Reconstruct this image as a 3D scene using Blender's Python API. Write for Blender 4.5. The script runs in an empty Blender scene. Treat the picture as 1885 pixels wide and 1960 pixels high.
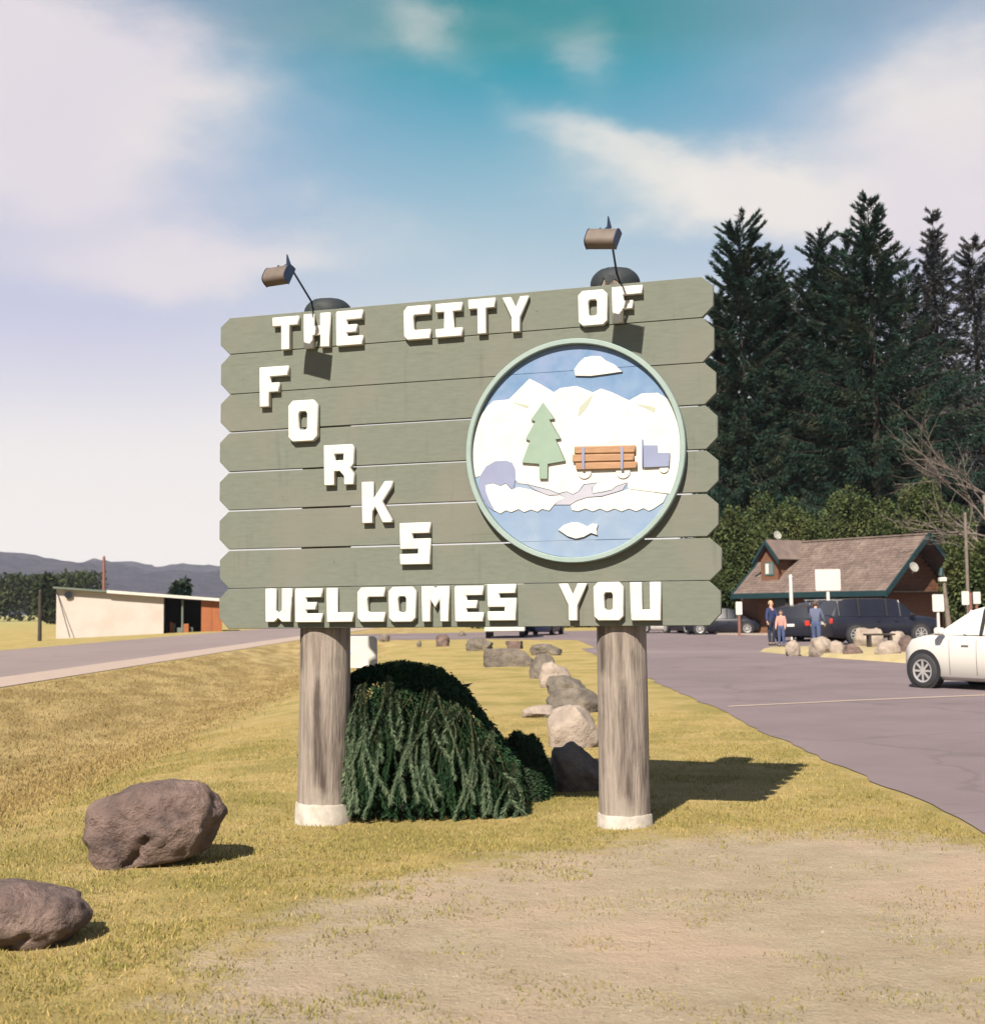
import bpy, bmesh, math, random
import numpy as np
from mathutils import Vector, Matrix, noise
R = math.radians
sc = bpy.context.scene
col = sc.collection
rnd = random.Random(7)

# ------------------------------------------------------------------ camera
CAMH, F, PITCH, ROLL = 1.6, 2500.0, 0.0743, 0.011        # F in pixels of a 1885 px wide picture
cp, sp, cr, sr = math.cos(PITCH), math.sin(PITCH), math.cos(ROLL), math.sin(ROLL)
FW = Vector((0, cp, sp)); UP0 = Vector((0, -sp, cp)); RT0 = Vector((1, 0, 0))
RT = cr*RT0 - sr*UP0; UP = sr*RT0 + cr*UP0
cam = bpy.data.cameras.new('camera'); camo = bpy.data.objects.new('camera', cam); col.objects.link(camo)
camo.matrix_world = Matrix(((RT.x, UP.x, -FW.x, 0), (RT.y, UP.y, -FW.y, 0), (RT.z, UP.z, -FW.z, CAMH), (0, 0, 0, 1)))
cam.sensor_fit = 'HORIZONTAL'; cam.sensor_width = 36; cam.lens = 36*F/1885
cam.clip_start = 0.1; cam.clip_end = 20000
cam.dof.use_dof = True; cam.dof.focus_distance = 9.9; cam.dof.aperture_fstop = 4.0
sc.camera = camo

# ------------------------------------------------------------------ light, sky, exposure
SUN_EL, SUN_AZ = R(44), R(21.5)      # azimuth of the travelling light, from +Y towards +X
sv = Vector((math.sin(SUN_AZ)*math.cos(SUN_EL), math.cos(SUN_AZ)*math.cos(SUN_EL), -math.sin(SUN_EL)))
sun = bpy.data.lights.new('sun', 'SUN'); sun.energy = 5.0; sun.angle = R(0.55); sun.color = (1.0, 0.90, 0.76)
suno = bpy.data.objects.new('sun', sun); col.objects.link(suno)
suno.rotation_euler = sv.to_track_quat('-Z', 'Y').to_euler()
sc.view_settings.view_transform = 'Standard'; sc.view_settings.look = 'None'
sc.view_settings.exposure = 1.3; sc.view_settings.gamma = 1.0; sc.view_settings.use_curve_mapping = False

def nn(nt, typ, **kw):
    n = nt.nodes.new(typ)
    for k, v in kw.items():
        if k.startswith('i_'):
            key = k[2:]
            n.inputs[int(key) if key.isdigit() else key].default_value = v
        else: setattr(n, k, v)
    return n
def lk(nt, a, b): nt.links.new(a, b)
def mth(nt, op, a, b=None, clamp=False):
    n = nt.nodes.new('ShaderNodeMath'); n.operation = op; n.use_clamp = clamp
    for i, v in enumerate((a, b)):
        if v is None: continue
        if isinstance(v, (int, float)): n.inputs[i].default_value = v
        else: nt.links.new(v, n.inputs[i])
    return n.outputs[0]
def mixc(nt, fac, a, b, bt='MIX'):
    n = nt.nodes.new('ShaderNodeMix'); n.data_type = 'RGBA'; n.blend_type = bt
    for i, v in ((0, fac), (6, a), (7, b)):
        if isinstance(v, (int, float)): n.inputs[i].default_value = v
        elif isinstance(v, (tuple, list)): n.inputs[i].default_value = (*v[:3], 1)
        else: nt.links.new(v, n.inputs[i])
    return n.outputs[2]
def ramp(nt, fac, stops):
    n = nt.nodes.new('ShaderNodeValToRGB')
    e = n.color_ramp.elements
    while len(e) > 1: e.remove(e[-1])
    for i, (p, c) in enumerate(stops):
        if i: e.new(p)
        e[i].position = p; e[i].color = (*c, 1) if len(c) == 3 else c
    nt.links.new(fac, n.inputs[0]); return n.outputs[0]

def pxdir(x, y):
    """direction of a photo pixel (1885 x 1960 grid)"""
    a, b = x-942.5, y-980
    return (FW*F + RT*a - UP*b).normalized()

w = bpy.data.worlds.new('World'); sc.world = w; w.use_nodes = True
nt = w.node_tree; nt.nodes.clear()
sky = nn(nt, 'ShaderNodeTexSky', sky_type='NISHITA', sun_disc=False, sun_elevation=SUN_EL, sun_rotation=math.pi+SUN_AZ,
         altitude=50, air_density=1.0, dust_density=1.2, ozone_density=1.5)
tc = nn(nt, 'ShaderNodeTexCoord'); sep = nn(nt, 'ShaderNodeSeparateXYZ'); lk(nt, tc.outputs['Generated'], sep.inputs[0])
# warp the direction a little so that clouds get soft ragged edges
nz1 = nn(nt, 'ShaderNodeTexNoise', i_Scale=3.2, i_Detail=7.0, i_Roughness=0.58)
mp = nn(nt, 'ShaderNodeMapping'); mp.inputs['Scale'].default_value = (1, 1, 2.0); mp.inputs['Rotation'].default_value = (0, R(14), 0)
lk(nt, tc.outputs['Generated'], mp.inputs[0]); lk(nt, mp.outputs[0], nz1.inputs['Vector'])
sepn = nn(nt, 'ShaderNodeSeparateColor'); lk(nt, nz1.outputs['Color'], sepn.inputs[0])
az = mth(nt, 'ARCTAN2', sep.outputs[0], sep.outputs[1]); el = mth(nt, 'ARCSINE', sep.outputs[2])
azw = mth(nt, 'ADD', az, mth(nt, 'MULTIPLY', mth(nt, 'SUBTRACT', sepn.outputs[0], 0.5), 0.26))
elw = mth(nt, 'ADD', el, mth(nt, 'MULTIPLY', mth(nt, 'SUBTRACT', sepn.outputs[1], 0.5), 0.16))
def blob(x, y, wx, wy, tilt, amp):
    """soft cloud bank centred on a direction of the sky"""
    d = pxdir(x, y); a0 = math.atan2(d.x, d.y); e0 = math.asin(d.z)
    sa, se = wx/F, wy/F; t = R(tilt)
    da = mth(nt, 'SUBTRACT', azw, a0); de = mth(nt, 'SUBTRACT', elw, e0)
    p = mth(nt, 'ADD', mth(nt, 'MULTIPLY', da, math.cos(t)/sa), mth(nt, 'MULTIPLY', de, math.sin(t)/sa))
    q = mth(nt, 'ADD', mth(nt, 'MULTIPLY', da, -math.sin(t)/se), mth(nt, 'MULTIPLY', de, math.cos(t)/se))
    s = mth(nt, 'ADD', mth(nt, 'MULTIPLY', p, p), mth(nt, 'MULTIPLY', q, q))
    return mth(nt, 'MULTIPLY', mth(nt, 'EXPONENT', mth(nt, 'MULTIPLY', s, -1.0)), amp)
tot = None
for b in ((70, 190, 300, 150, -12, 1.35), (420, 480, 380, 70, 3, .75), (1080, 275, 170, 40, -17, .50), (1500, 400, 400, 70, -10, 1.05),
          (1850, 230, 260, 150, 0, .85), (720, 90, 100, 50, -20, .3), (1090, 120, 80, 60, -50, .3), (-500, 300, 350, 140, 0, .9), (2500, 330, 400, 160, 5, .8)):
    v = blob(*b); tot = v if tot is None else mth(nt, 'ADD', tot, v)
# general cloud cover over the rest of the sky
nz2 = nn(nt, 'ShaderNodeTexNoise', i_Scale=2.1, i_Detail=8.0, i_Roughness=0.6)
mp2 = nn(nt, 'ShaderNodeMapping'); mp2.inputs['Scale'].default_value = (1.3, 1, 3.2); mp2.inputs['Rotation'].default_value = (R(4), R(12), R(20))
lk(nt, tc.outputs['Generated'], mp2.inputs[0]); lk(nt, mp2.outputs[0], nz2.inputs['Vector'])
gen = mth(nt, 'MULTIPLY', mth(nt, 'SUBTRACT', nz2.outputs['Fac'], 0.50, True), 1.1)
tot = mth(nt, 'ADD', tot, gen)
cm = nn(nt, 'ShaderNodeMapRange', interpolation_type='SMOOTHSTEP'); cm.inputs['From Min'].default_value = 0.05; cm.inputs['From Max'].default_value = 0.95
lk(nt, tot, cm.inputs[0])
eln = mth(nt, 'MULTIPLY', el, 2/math.pi)
K = 0.40
skyr = ramp(nt, eln, tuple((p, tuple(c*K for c in q)) for p, q in (
    (0.0, (1.0, .93, .86)), (.05, (.96, .89, .84)), (.09, (.90, .86, .84)), (.125, (.74, .77, .80)), (.166, (.46, .60, .70)),
    (.205, (.26, .49, .62)), (.235, (.10, .39, .53)), (.254, (.01, .33, .43)), (.270, (.0, .28, .31)), (.32, (.0, .23, .29)), (.5, (.005, .18, .29)), (1.0, (.02, .14, .26)))))
nish = mixc(nt, 1.0, sky.outputs[0], (0.045, 0.045, 0.045), 'MULTIPLY')
skyc = mixc(nt, 0.95, nish, skyr)
# lilac veil, strongest where the cloud is thin
nz3 = nn(nt, 'ShaderNodeTexNoise', i_Scale=2.4, i_Detail=3.0); lk(nt, tc.outputs['Generated'], nz3.inputs['Vector'])
veil = nn(nt, 'ShaderNodeMapRange', interpolation_type='SMOOTHSTEP'); veil.inputs['From Min'].default_value = .42; veil.inputs['From Max'].default_value = .66; lk(nt, nz3.outputs['Fac'], veil.inputs[0])
vside = nn(nt, 'ShaderNodeMapRange', interpolation_type='SMOOTHSTEP'); vside.inputs['From Min'].default_value = .02; vside.inputs['From Max'].default_value = .36; lk(nt, mth(nt, 'ABSOLUTE', mth(nt, 'ADD', az, -.03)), vside.inputs[0])
vlow = nn(nt, 'ShaderNodeMapRange', interpolation_type='SMOOTHSTEP'); vlow.inputs['From Min'].default_value = .10; vlow.inputs['From Max'].default_value = .22; lk(nt, el, vlow.inputs[0])
skyc = mixc(nt, mth(nt, 'MULTIPLY', mth(nt, 'MULTIPLY', vside.outputs[0], vlow.outputs[0]), .5), skyc, tuple(c*K for c in (.52, .48, .76)))
cloudc = mixc(nt, mth(nt, 'MULTIPLY', veil.outputs[0], .6), tuple(c*K for c in (.92, .86, .78)), tuple(c*K for c in (.70, .62, .78)))
fin = mixc(nt, mth(nt, 'MULTIPLY', cm.outputs[0], 0.93), skyc, cloudc)
bg = nn(nt, 'ShaderNodeBackground'); lk(nt, fin, bg.inputs[0]); bg.inputs[1].default_value = 1.0
wo = nn(nt, 'ShaderNodeOutputWorld'); lk(nt, bg.outputs[0], wo.inputs[0])

# ------------------------------------------------------------------ helpers
def ground_at(x, y, z=0.0):
    d = pxdir(x, y); t = (z-CAMH)/d.z
    return Vector((d.x*t, d.y*t, z))
def at(x, y, Y):
    d = pxdir(x, y); t = Y/d.y
    return Vector((d.x*t, Y, CAMH+d.z*t))
def mat(name, c1, c2=None, scale=6.0, rough=0.85, bump=0.0, bscale=None, stretch=(1, 1, 1), lo=.35, hi=.65, c3=None, s3=1.2,
        island=0.0, metal=0.0, spec=0.4, detail=6.0, bdist=0.02, coat=0.0, trans=0.0):
    m = bpy.data.materials.new(name); m.use_nodes = True; t = m.node_tree; bs = t.nodes['Principled BSDF']
    bs.inputs['Roughness'].default_value = rough; bs.inputs['Metallic'].default_value = metal
    bs.inputs['Specular IOR Level'].default_value = spec; bs.inputs['Coat Weight'].default_value = coat
    c2 = c2 or tuple(v*.8 for v in c1)
    tcn = t.nodes.new('ShaderNodeTexCoord'); mpn = t.nodes.new('ShaderNodeMapping'); mpn.inputs['Scale'].default_value = stretch
    lk(t, tcn.outputs['Object'], mpn.inputs[0])
    n = nn(t, 'ShaderNodeTexNoise', i_Scale=scale, i_Detail=detail, i_Roughness=0.62); lk(t, mpn.outputs[0], n.inputs['Vector'])
    mr = nn(t, 'ShaderNodeMapRange'); mr.inputs['From Min'].default_value = lo; mr.inputs['From Max'].default_value = hi; lk(t, n.outputs['Fac'], mr.inputs[0])
    c = mixc(t, mr.outputs[0], c1, c2)
    if c3:
        n3 = nn(t, 'ShaderNodeTexNoise', i_Scale=s3, i_Detail=4.0); lk(t, tcn.outputs['Object'], n3.inputs['Vector'])
        m3 = nn(t, 'ShaderNodeMapRange'); m3.inputs['From Min'].default_value = .5; m3.inputs['From Max'].default_value = .72; lk(t, n3.outputs['Fac'], m3.inputs[0])
        c = mixc(t, m3.outputs[0], c, c3)
    if island:
        g = t.nodes.new('ShaderNodeNewGeometry')
        f = mth(t, 'ADD', mth(t, 'MULTIPLY', g.outputs['Random Per Island'], 2*island), 1-island)
        cmb = nn(t, 'ShaderNodeCombineColor'); [lk(t, f, cmb.inputs[i]) for i in range(3)]
        c = mixc(t, 1.0, c, cmb.outputs[0], 'MULTIPLY')
    lk(t, c, bs.inputs['Base Color'])
    if bump:
        nb = nn(t, 'ShaderNodeTexNoise', i_Scale=bscale or scale*3, i_Detail=6.0, i_Roughness=0.65); lk(t, mpn.outputs[0], nb.inputs['Vector'])
        bp = nn(t, 'ShaderNodeBump', i_Strength=bump, i_Distance=bdist); lk(t, nb.outputs['Fac'], bp.inputs['Height']); lk(t, bp.outputs[0], bs.inputs['Normal'])
    if trans:
        tl = t.nodes.new('ShaderNodeBsdfTranslucent'); lk(t, c, tl.inputs[0])
        mx = t.nodes.new('ShaderNodeMixShader'); mx.inputs[0].default_value = trans
        lk(t, bs.outputs[0], mx.inputs[1]); lk(t, tl.outputs[0], mx.inputs[2])
        lk(t, mx.outputs[0], t.nodes['Material Output'].inputs[0])
    return m
def tag(o, label=None, cat=None, group=None, kind=None):
    if label: o['label'] = label
    if cat: o['category'] = cat
    if group: o['group'] = group
    if kind: o['kind'] = kind
    return o
def empty(name, loc, label, cat, group=None, rz=0.0):
    o = bpy.data.objects.new(name, None); col.objects.link(o); o.location = loc; o.rotation_euler = (0, 0, rz)
    o.empty_display_size = .2
    return tag(o, label, cat, group)
def link(name, me, m, parent=None, smooth=None, loc=None):
    o = bpy.data.objects.new(name, me); col.objects.link(o)
    if m is not None:
        me.materials.clear()
        for q in (m if isinstance(m, (list, tuple)) else [m]): me.materials.append(q)
    if parent is not None: o.parent = parent
    if loc is not None: o.location = loc
    if smooth:
        me.polygons.foreach_set('use_smooth', [True]*len(me.polygons))
        if smooth != 'full':
            try: me.set_sharp_from_angle(angle=R(smooth if smooth is not True else 40))
            except Exception: pass
    return o
def bm_obj(name, bm, m, parent=None, smooth=None, loc=None):
    me = bpy.data.meshes.new(name); bm.normal_update(); bm.to_mesh(me); bm.free()
    return link(name, me, m, parent, smooth, loc)
def raw(name, V, Fc, m, parent=None, smooth=None, mi=None):
    V = np.asarray(V, dtype=np.float32); Fc = np.asarray(Fc, dtype=np.int32); k = Fc.shape[1]
    me = bpy.data.meshes.new(name); me.vertices.add(len(V)); me.vertices.foreach_set('co', V.ravel())
    me.loops.add(Fc.size); me.loops.foreach_set('vertex_index', Fc.ravel()); me.polygons.add(len(Fc))
    me.polygons.foreach_set('loop_start', np.arange(0, Fc.size, k, dtype=np.int32))
    o = link(name, me, m, parent, smooth)
    if mi is not None: me.polygons.foreach_set('material_index', np.asarray(mi, dtype=np.int32))
    me.update(calc_edges=True); return o
def box(bm, x0, x1, y0, y1, z0, z1, M=None, bev=0.0):
    vs = [bm.verts.new((x, y, z)) for x in (x0, x1) for y in (y0, y1) for z in (z0, z1)]
    fs = [bm.faces.new([vs[i] for i in f]) for f in ((0, 1, 3, 2), (4, 6, 7, 5), (0, 4, 5, 1), (2, 3, 7, 6), (0, 2, 6, 4), (1, 5, 7, 3))]
    if bev:
        es = list({e for f in fs for e in f.edges})
        r = bmesh.ops.bevel(bm, geom=es, offset=bev, segments=1, affect='EDGES'); vs = list({v for f in r['faces'] for v in f.verts} | {v for v in vs if v.is_valid})
    if M is not None:
        for v in vs: v.co = M @ v.co
    return vs
def tube(bm, pts, rad, n=8, cap=True):
    pts = [Vector(p) for p in pts]
    rs = rad if isinstance(rad, (list, tuple)) else [rad]*len(pts)
    rings = []; ref = None
    for i, p in enumerate(pts):
        d = (pts[min(i+1, len(pts)-1)]-pts[max(i-1, 0)]).normalized()
        if ref is None: ref = Vector((0, 0, 1)) if abs(d.z) < .9 else Vector((1, 0, 0))
        a = d.cross(ref)
        if a.length < 1e-4: a = d.orthogonal()
        a.normalize(); b = a.cross(d).normalized(); ref = b
        rings.append([bm.verts.new(p+(a*math.cos(2*math.pi*k/n)+b*math.sin(2*math.pi*k/n))*rs[i]) for k in range(n)])
    for i in range(len(rings)-1):
        for k in range(n): bm.faces.new((rings[i][k], rings[i][(k+1) % n], rings[i+1][(k+1) % n], rings[i+1][k]))
    if cap:
        bm.faces.new(rings[0][::-1]); bm.faces.new(rings[-1])
    return rings
def outline(name, loops, thick, m, parent, y=0.0, bev=0.003, smooth=None):
    """loops in the (x, z) plane, front face at y - thick, back at y; one flat piece cut from board"""
    cu = bpy.data.curves.new('tmp', 'CURVE'); cu.dimensions = '2D'; cu.fill_mode = 'BOTH'
    cu.extrude = max(thick/2-bev, .0005); cu.bevel_depth = bev; cu.bevel_resolution = 0; cu.offset = -bev
    for lp in loops:
        s = cu.splines.new('POLY'); s.points.add(len(lp)-1); s.use_cyclic_u = True
        for i, p in enumerate(lp): s.points[i].co = (p[0], p[1], 0, 1)
    ob = bpy.data.objects.new('tmp', cu); me = bpy.data.meshes.new_from_object(ob)
    bpy.data.objects.remove(ob); bpy.data.curves.remove(cu); me.name = name
    me.transform(Matrix(((1, 0, 0, 0), (0, 0, -1, y-thick/2), (0, 1, 0, 0), (0, 0, 0, 1))))
    return link(name, me, m, parent, smooth)
def fbm(x, y, z=0.0, o=4): return noise.fractal(Vector((x, y, z)), 1.0, 2.0, o)
def smooth01(t): t = max(0., min(1., t)); return t*t*(3-2*t)

# ------------------------------------------------------------------ materials
M = {}
M['board'] = mat('board_stain', (.114, .126, .104), (.092, .102, .083), 9, .85, .6, 90, (1.0, 1, 5), c3=(.124, .122, .103), s3=1.1, bdist=.006, detail=9, lo=.3, hi=.7)
def streaks(m, dark=.62):
    t_ = m.node_tree; b_ = t_.nodes['Principled BSDF']; src = b_.inputs['Base Color'].links[0].from_socket
    tcw = t_.nodes.new('ShaderNodeTexCoord')
    for sc3, s_, a, b, k in (((9, 1, .9), 1.4, .60, .80, .78), ((1, 1, 1), 26, .70, .76, .5), ((.5, 1, 14), 3., .60, .75, .88)):
        mp_ = t_.nodes.new('ShaderNodeMapping'); mp_.inputs['Scale'].default_value = sc3; lk(t_, tcw.outputs['Object'], mp_.inputs[0])
        n_ = nn(t_, 'ShaderNodeTexNoise', i_Scale=float(s_), i_Detail=4.0); lk(t_, mp_.outputs[0], n_.inputs['Vector'])
        m_ = nn(t_, 'ShaderNodeMapRange'); m_.inputs['From Min'].default_value = a; m_.inputs['From Max'].default_value = b; lk(t_, n_.outputs['Fac'], m_.inputs[0])
        src = mixc(t_, m_.outputs[0], src, mixc(t_, 1.0, src, (k, k, k*.98), 'MULTIPLY'))
    lk(t_, src, b_.inputs['Base Color'])
streaks(M['board'])
M['white'] = mat('white_paint', (.43, .425, .395), (.35, .342, .31), 14, .6, .2, 60, bdist=.004, lo=.5, hi=.8, c3=(.40, .39, .355), s3=5)
M['wood'] = mat('weathered_log', (.225, .190, .165), (.055, .042, .036), 8, .9, 1.0, 26, (1.7, 1.7, .13), .44, .66, c3=(.27, .235, .20), s3=2.2, bdist=.02, detail=9)
M['collar'] = mat('pale_concrete', (.36, .335, .30), (.25, .22, .185), 10, .85, .3, 40, bdist=.006)
M['tar'] = mat('black_tar', (0.00656, 0.0115, 0.0148), (0.0131, 0.018, 0.0197), 12, .7, .5, 30, bdist=.01)
M['rim'] = mat('pale_green_rim', (.19, .245, .235), (.165, .22, .21), 8, .7, .2, 50, bdist=.003)
M['mblue'] = mat('emblem_blue', (0.0697, 0.135, 0.246), (0.107, 0.172, 0.279), 6, .7, .15, 50, bdist=.002, c3=(0.127, 0.168, 0.287), s3=3)
M['lblue'] = mat('emblem_pale_blue', (0.127, 0.184, 0.279), (0.164, 0.217, 0.295), 5, .7, .15, 50, bdist=.002, c3=(0.115, 0.176, 0.279), s3=3)
M['egreen'] = mat('emblem_tree_green', (0.164, 0.23, 0.184), (0.148, 0.209, 0.168), 7, .7, .2, 50, bdist=.002)
M['elog'] = mat('emblem_log_tan', (0.271, 0.156, 0.0861), (0.213, 0.119, 0.0656), 9, .7, .2, 50, (1, 1, 5), bdist=.003)
M['elav'] = mat('emblem_lavender', (0.156, 0.176, 0.271), (0.139, 0.16, 0.246), 6, .7)
M['eriver'] = mat('emblem_river', (0.271, 0.271, 0.32), (0.238, 0.246, 0.303), 6, .7)
M['eshade'] = mat('emblem_shade_green', (0.271, 0.291, 0.238), (0.254, 0.275, 0.221), 6, .7)
M['dark_metal'] = mat('dark_blue_metal', (0.0164, 0.0287, 0.0656), (0.0246, 0.041, 0.082), 8, .45, metal=.3)
M['hood'] = mat('brown_lamp_hood', (.105, .082, .068), (.075, .06, .05), 9, .65)
M['rock'] = mat('boulder_brown', (.145, .100, .086), (.042, .028, .028), 3.4, .9, 1.0, 16, c3=(.19, .135, .11), s3=2.4, bdist=.06, detail=9, lo=.36, hi=.66)
M['rockg'] = mat('boulder_grey', (.135, .115, .092), (.055, .046, .042), 3.2, .9, 1.0, 12, c3=(.18, .15, .11), s3=1.3, bdist=.05)
M['rockp'] = mat('boulder_pale', (.26, .215, .178), (.115, .09, .077), 2.4, .9, 1.0, 10, c3=(.31, .26, .22), s3=1.0, bdist=.05, lo=.4, hi=.7)
M['asphalt'] = mat('faded_asphalt', (.140, .112, .118), (.118, .094, .100), .5, .92, .5, 60, c3=(.165, .135, .135), s3=.12, bdist=.01, spec=.2)
M['road'] = mat('road_asphalt', (.175, .140, .135), (.155, .122, .118), .3, .92, .4, 50, (1, .2, 1), spec=.2, bdist=.01)
M['shoulder'] = mat('road_shoulder', (0.279, 0.217, 0.18), (0.246, 0.193, 0.16), 2, .95, .4, 50)
def wear(m, crack=(.05, .04, .042), sc_=.16):
    t_ = m.node_tree; b_ = t_.nodes['Principled BSDF']; src = b_.inputs['Base Color'].links[0].from_socket
    tcw = t_.nodes.new('ShaderNodeTexCoord')
    nw = nn(t_, 'ShaderNodeTexNoise', i_Scale=.8, i_Detail=6.0); lk(t_, tcw.outputs['Object'], nw.inputs['Vector'])
    vv = nn(t_, 'ShaderNodeVectorMath', operation='MULTIPLY_ADD'); lk(t_, nw.outputs['Color'], vv.inputs[0]); vv.inputs[1].default_value = (1.6, 1.6, 0); lk(t_, tcw.outputs['Object'], vv.inputs[2])
    vo = nn(t_, 'ShaderNodeTexVoronoi', feature='DISTANCE_TO_EDGE', i_Scale=sc_); lk(t_, vv.outputs[0], vo.inputs['Vector'])
    mc = nn(t_, 'ShaderNodeMapRange'); mc.inputs['From Min'].default_value = .010; mc.inputs['From Max'].default_value = .002; mc.inputs['To Max'].default_value = .22; lk(t_, vo.outputs[0], mc.inputs[0])
    c_ = mixc(t_, mc.outputs[0], src, crack)
    n2 = nn(t_, 'ShaderNodeTexNoise', i_Scale=.35, i_Detail=5.0, i_Roughness=.7); lk(t_, tcw.outputs['Object'], n2.inputs['Vector'])
    m2 = nn(t_, 'ShaderNodeMapRange'); m2.inputs['From Min'].default_value = .55; m2.inputs['From Max'].default_value = .75; m2.inputs['To Max'].default_value = .5; lk(t_, n2.outputs['Fac'], m2.inputs[0])
    c_ = mixc(t_, m2.outputs[0], c_, tuple(v*1.4 for v in crack)); lk(t_, c_, b_.inputs['Base Color'])
wear(M['asphalt']); wear(M['road'])
M['seam'] = mat('concrete_seam', (0.279, 0.221, 0.18), (0.246, 0.197, 0.156), 2, .9)
M['kerbsoil'] = mat('bed_soil', (0.295, 0.238, 0.127), (0.238, 0.197, 0.0984), 1.5, .95, .5, 20)
M['needle'] = mat('spruce_needles', (.007, .022, .018), (.014, .030, .020), .35, .75, c3=(.038, .044, .024), s3=.45, island=.45, spec=.1, trans=.1)
M['needle2'] = mat('spruce_needles_haze_tint', (0.0246, 0.0312, 0.0426), (0.0369, 0.0426, 0.041), .35, .75, c3=(0.0574, 0.0541, 0.0492), s3=.6, island=.4, spec=.15, trans=.1)  # distance haze put into the needle colour as a blue grey tint
M['leaf'] = mat('alder_leaves', (.036, .056, .018), (.056, .072, .024), .6, .75, c3=(.078, .084, .030), s3=.5, island=.4, spec=.2, trans=.2)
M['leafd'] = mat('hedge_leaves', (0.0164, 0.0262, 0.0107), (0.0312, 0.0377, 0.0148), .2, .8, island=.4, spec=.1)
M['bark'] = mat('dark_bark', (0.0369, 0.0287, 0.023), (0.0213, 0.0164, 0.0139), 4, .9)
M['barkp'] = mat('pale_bark', (.14, .115, .10), (.10, .08, .07), 4, .9)
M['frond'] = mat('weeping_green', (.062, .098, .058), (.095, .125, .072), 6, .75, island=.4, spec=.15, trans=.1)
M['frondd'] = mat('weeping_green_shade', (.010, .028, .014), (.020, .042, .018), 5, .85, island=.45, spec=.05)  # inner needles coloured darker than the lit fronds, as painted shade
M['stem'] = mat('stem_olive', (.055, .055, .028), (.04, .04, .02), 8, .9, spec=.1)
M['core'] = mat('shrub_core_shade', (0.00656, 0.0115, 0.00656), (0.0115, 0.0164, 0.0082), 6, .95)  # near-black colour stands in for the shade between the fronds

# ------------------------------------------------------------------ ground
DX, DW, DD = -6.9, 2.4, 0.66
def gz(x, y):
    """height of the terrain: a shallow ditch between lawn and highway"""
    d = (x-DX-0.25*math.sin(y*.09))/DW
    z = -DD*math.exp(-d*d)*smooth01((67-y)/9)
    if x > 3.0 or x < -10.6: z = z*smooth01(1-(x-2.2)/1.0) if x > 2.2 else z*0.0
    if -10.6 <= x < -9.6: z *= smooth01((x+10.6)/1.0)
    if -2.8 < x < 3 and y < 60: z += .02*fbm(x*.5, y*.5)*smooth01((3-x)/1.0)*smooth01((x+2.8)/1.0)
    z -= .085*math.exp(-((x+1.1)/2.0)**2-((y-10.3)/2.2)**2)
    if x < -23: z -= .42*smooth01((-23-x)/13)
    return z
xs = [-4500, -2500, -1200, -600, -300, -150, -80, -50, -35, -28, -24] + [-22.5+i*.5 for i in range(22)] + [-11.5+i*.25 for i in range(64)] + [4.5, 6, 9, 14, 20, 30, 50, 90, 200, 500, 1200, 2500, 4500]
ys = [-300, -60, -20, -8, -2] + [i*.3 for i in range(70)] + [21+i*1.0 for i in range(40)] + [62+i*4 for i in range(20)] + [145, 170, 200, 250, 350, 600, 1000, 2000, 3200, 4600]
xs = sorted(set(xs)); ys = sorted(set(ys))
V = [(x, y, gz(x, y)) for y in ys for x in xs]; nx = len(xs)
Fg = [(j*nx+i, j*nx+i+1, (j+1)*nx+i+1, (j+1)*nx+i) for j in range(len(ys)-1) for i in range(nx-1)]
gm = bpy.data.materials.new('lawn_and_dirt'); gm.use_nodes = True; t = gm.node_tree; bs = t.nodes['Principled BSDF']
bs.inputs['Roughness'].default_value = .95; bs.inputs['Specular IOR Level'].default_value = .15
tcn = t.nodes.new('ShaderNodeTexCoord'); OB = tcn.outputs['Object']; sx = t.nodes.new('ShaderNodeSeparateXYZ'); lk(t, OB, sx.inputs[0])
def nz(scale, detail=6, rough=.6, st=(1, 1, 1)):
    mpp = t.nodes.new('ShaderNodeMapping'); mpp.inputs['Scale'].default_value = st; lk(t, OB, mpp.inputs[0])
    n = nn(t, 'ShaderNodeTexNoise', i_Scale=scale, i_Detail=float(detail), i_Roughness=rough); lk(t, mpp.outputs[0], n.inputs['Vector']); return n.outputs['Fac']
def mrr(v, a, b, c=0., d=1.):
    n = nn(t, 'ShaderNodeMapRange', interpolation_type='SMOOTHSTEP')
    for k, q in (('From Min', a), ('From Max', b), ('To Min', c), ('To Max', d)): n.inputs[k].default_value = q
    lk(t, v, n.inputs[0]); return n.outputs[0]
fine, midn, big = nz(38, 8, .7), nz(5, 7), nz(.7, 5)
grass = mixc(t, mrr(midn, .35, .68), (.31, .235, .088), (.37, .29, .125))
grass = mixc(t, mrr(big, .42, .66), grass, (.225, .19, .060))
grass = mixc(t, mrr(fine, .45, .75, 0, .55), grass, (.12, .095, .03))
# dry brown bank of the ditch
bank = mth(t, 'MULTIPLY', .9, mth(t, 'MULTIPLY', mrr(sx.outputs[0], -11.2, -10.4), mrr(sx.outputs[0], -3.0, -7.0)))
bankc = mixc(t, mrr(nz(1.3, 6, .65, (1, .35, 1)), .38, .64), (.21, .150, .060), (.37, .285, .130))
bankc = mixc(t, mrr(nz(7, 6, .7), .5, .75, 0, .6), bankc, (.15, .105, .045))
grass = mixc(t, bank, grass, bankc)
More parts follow.
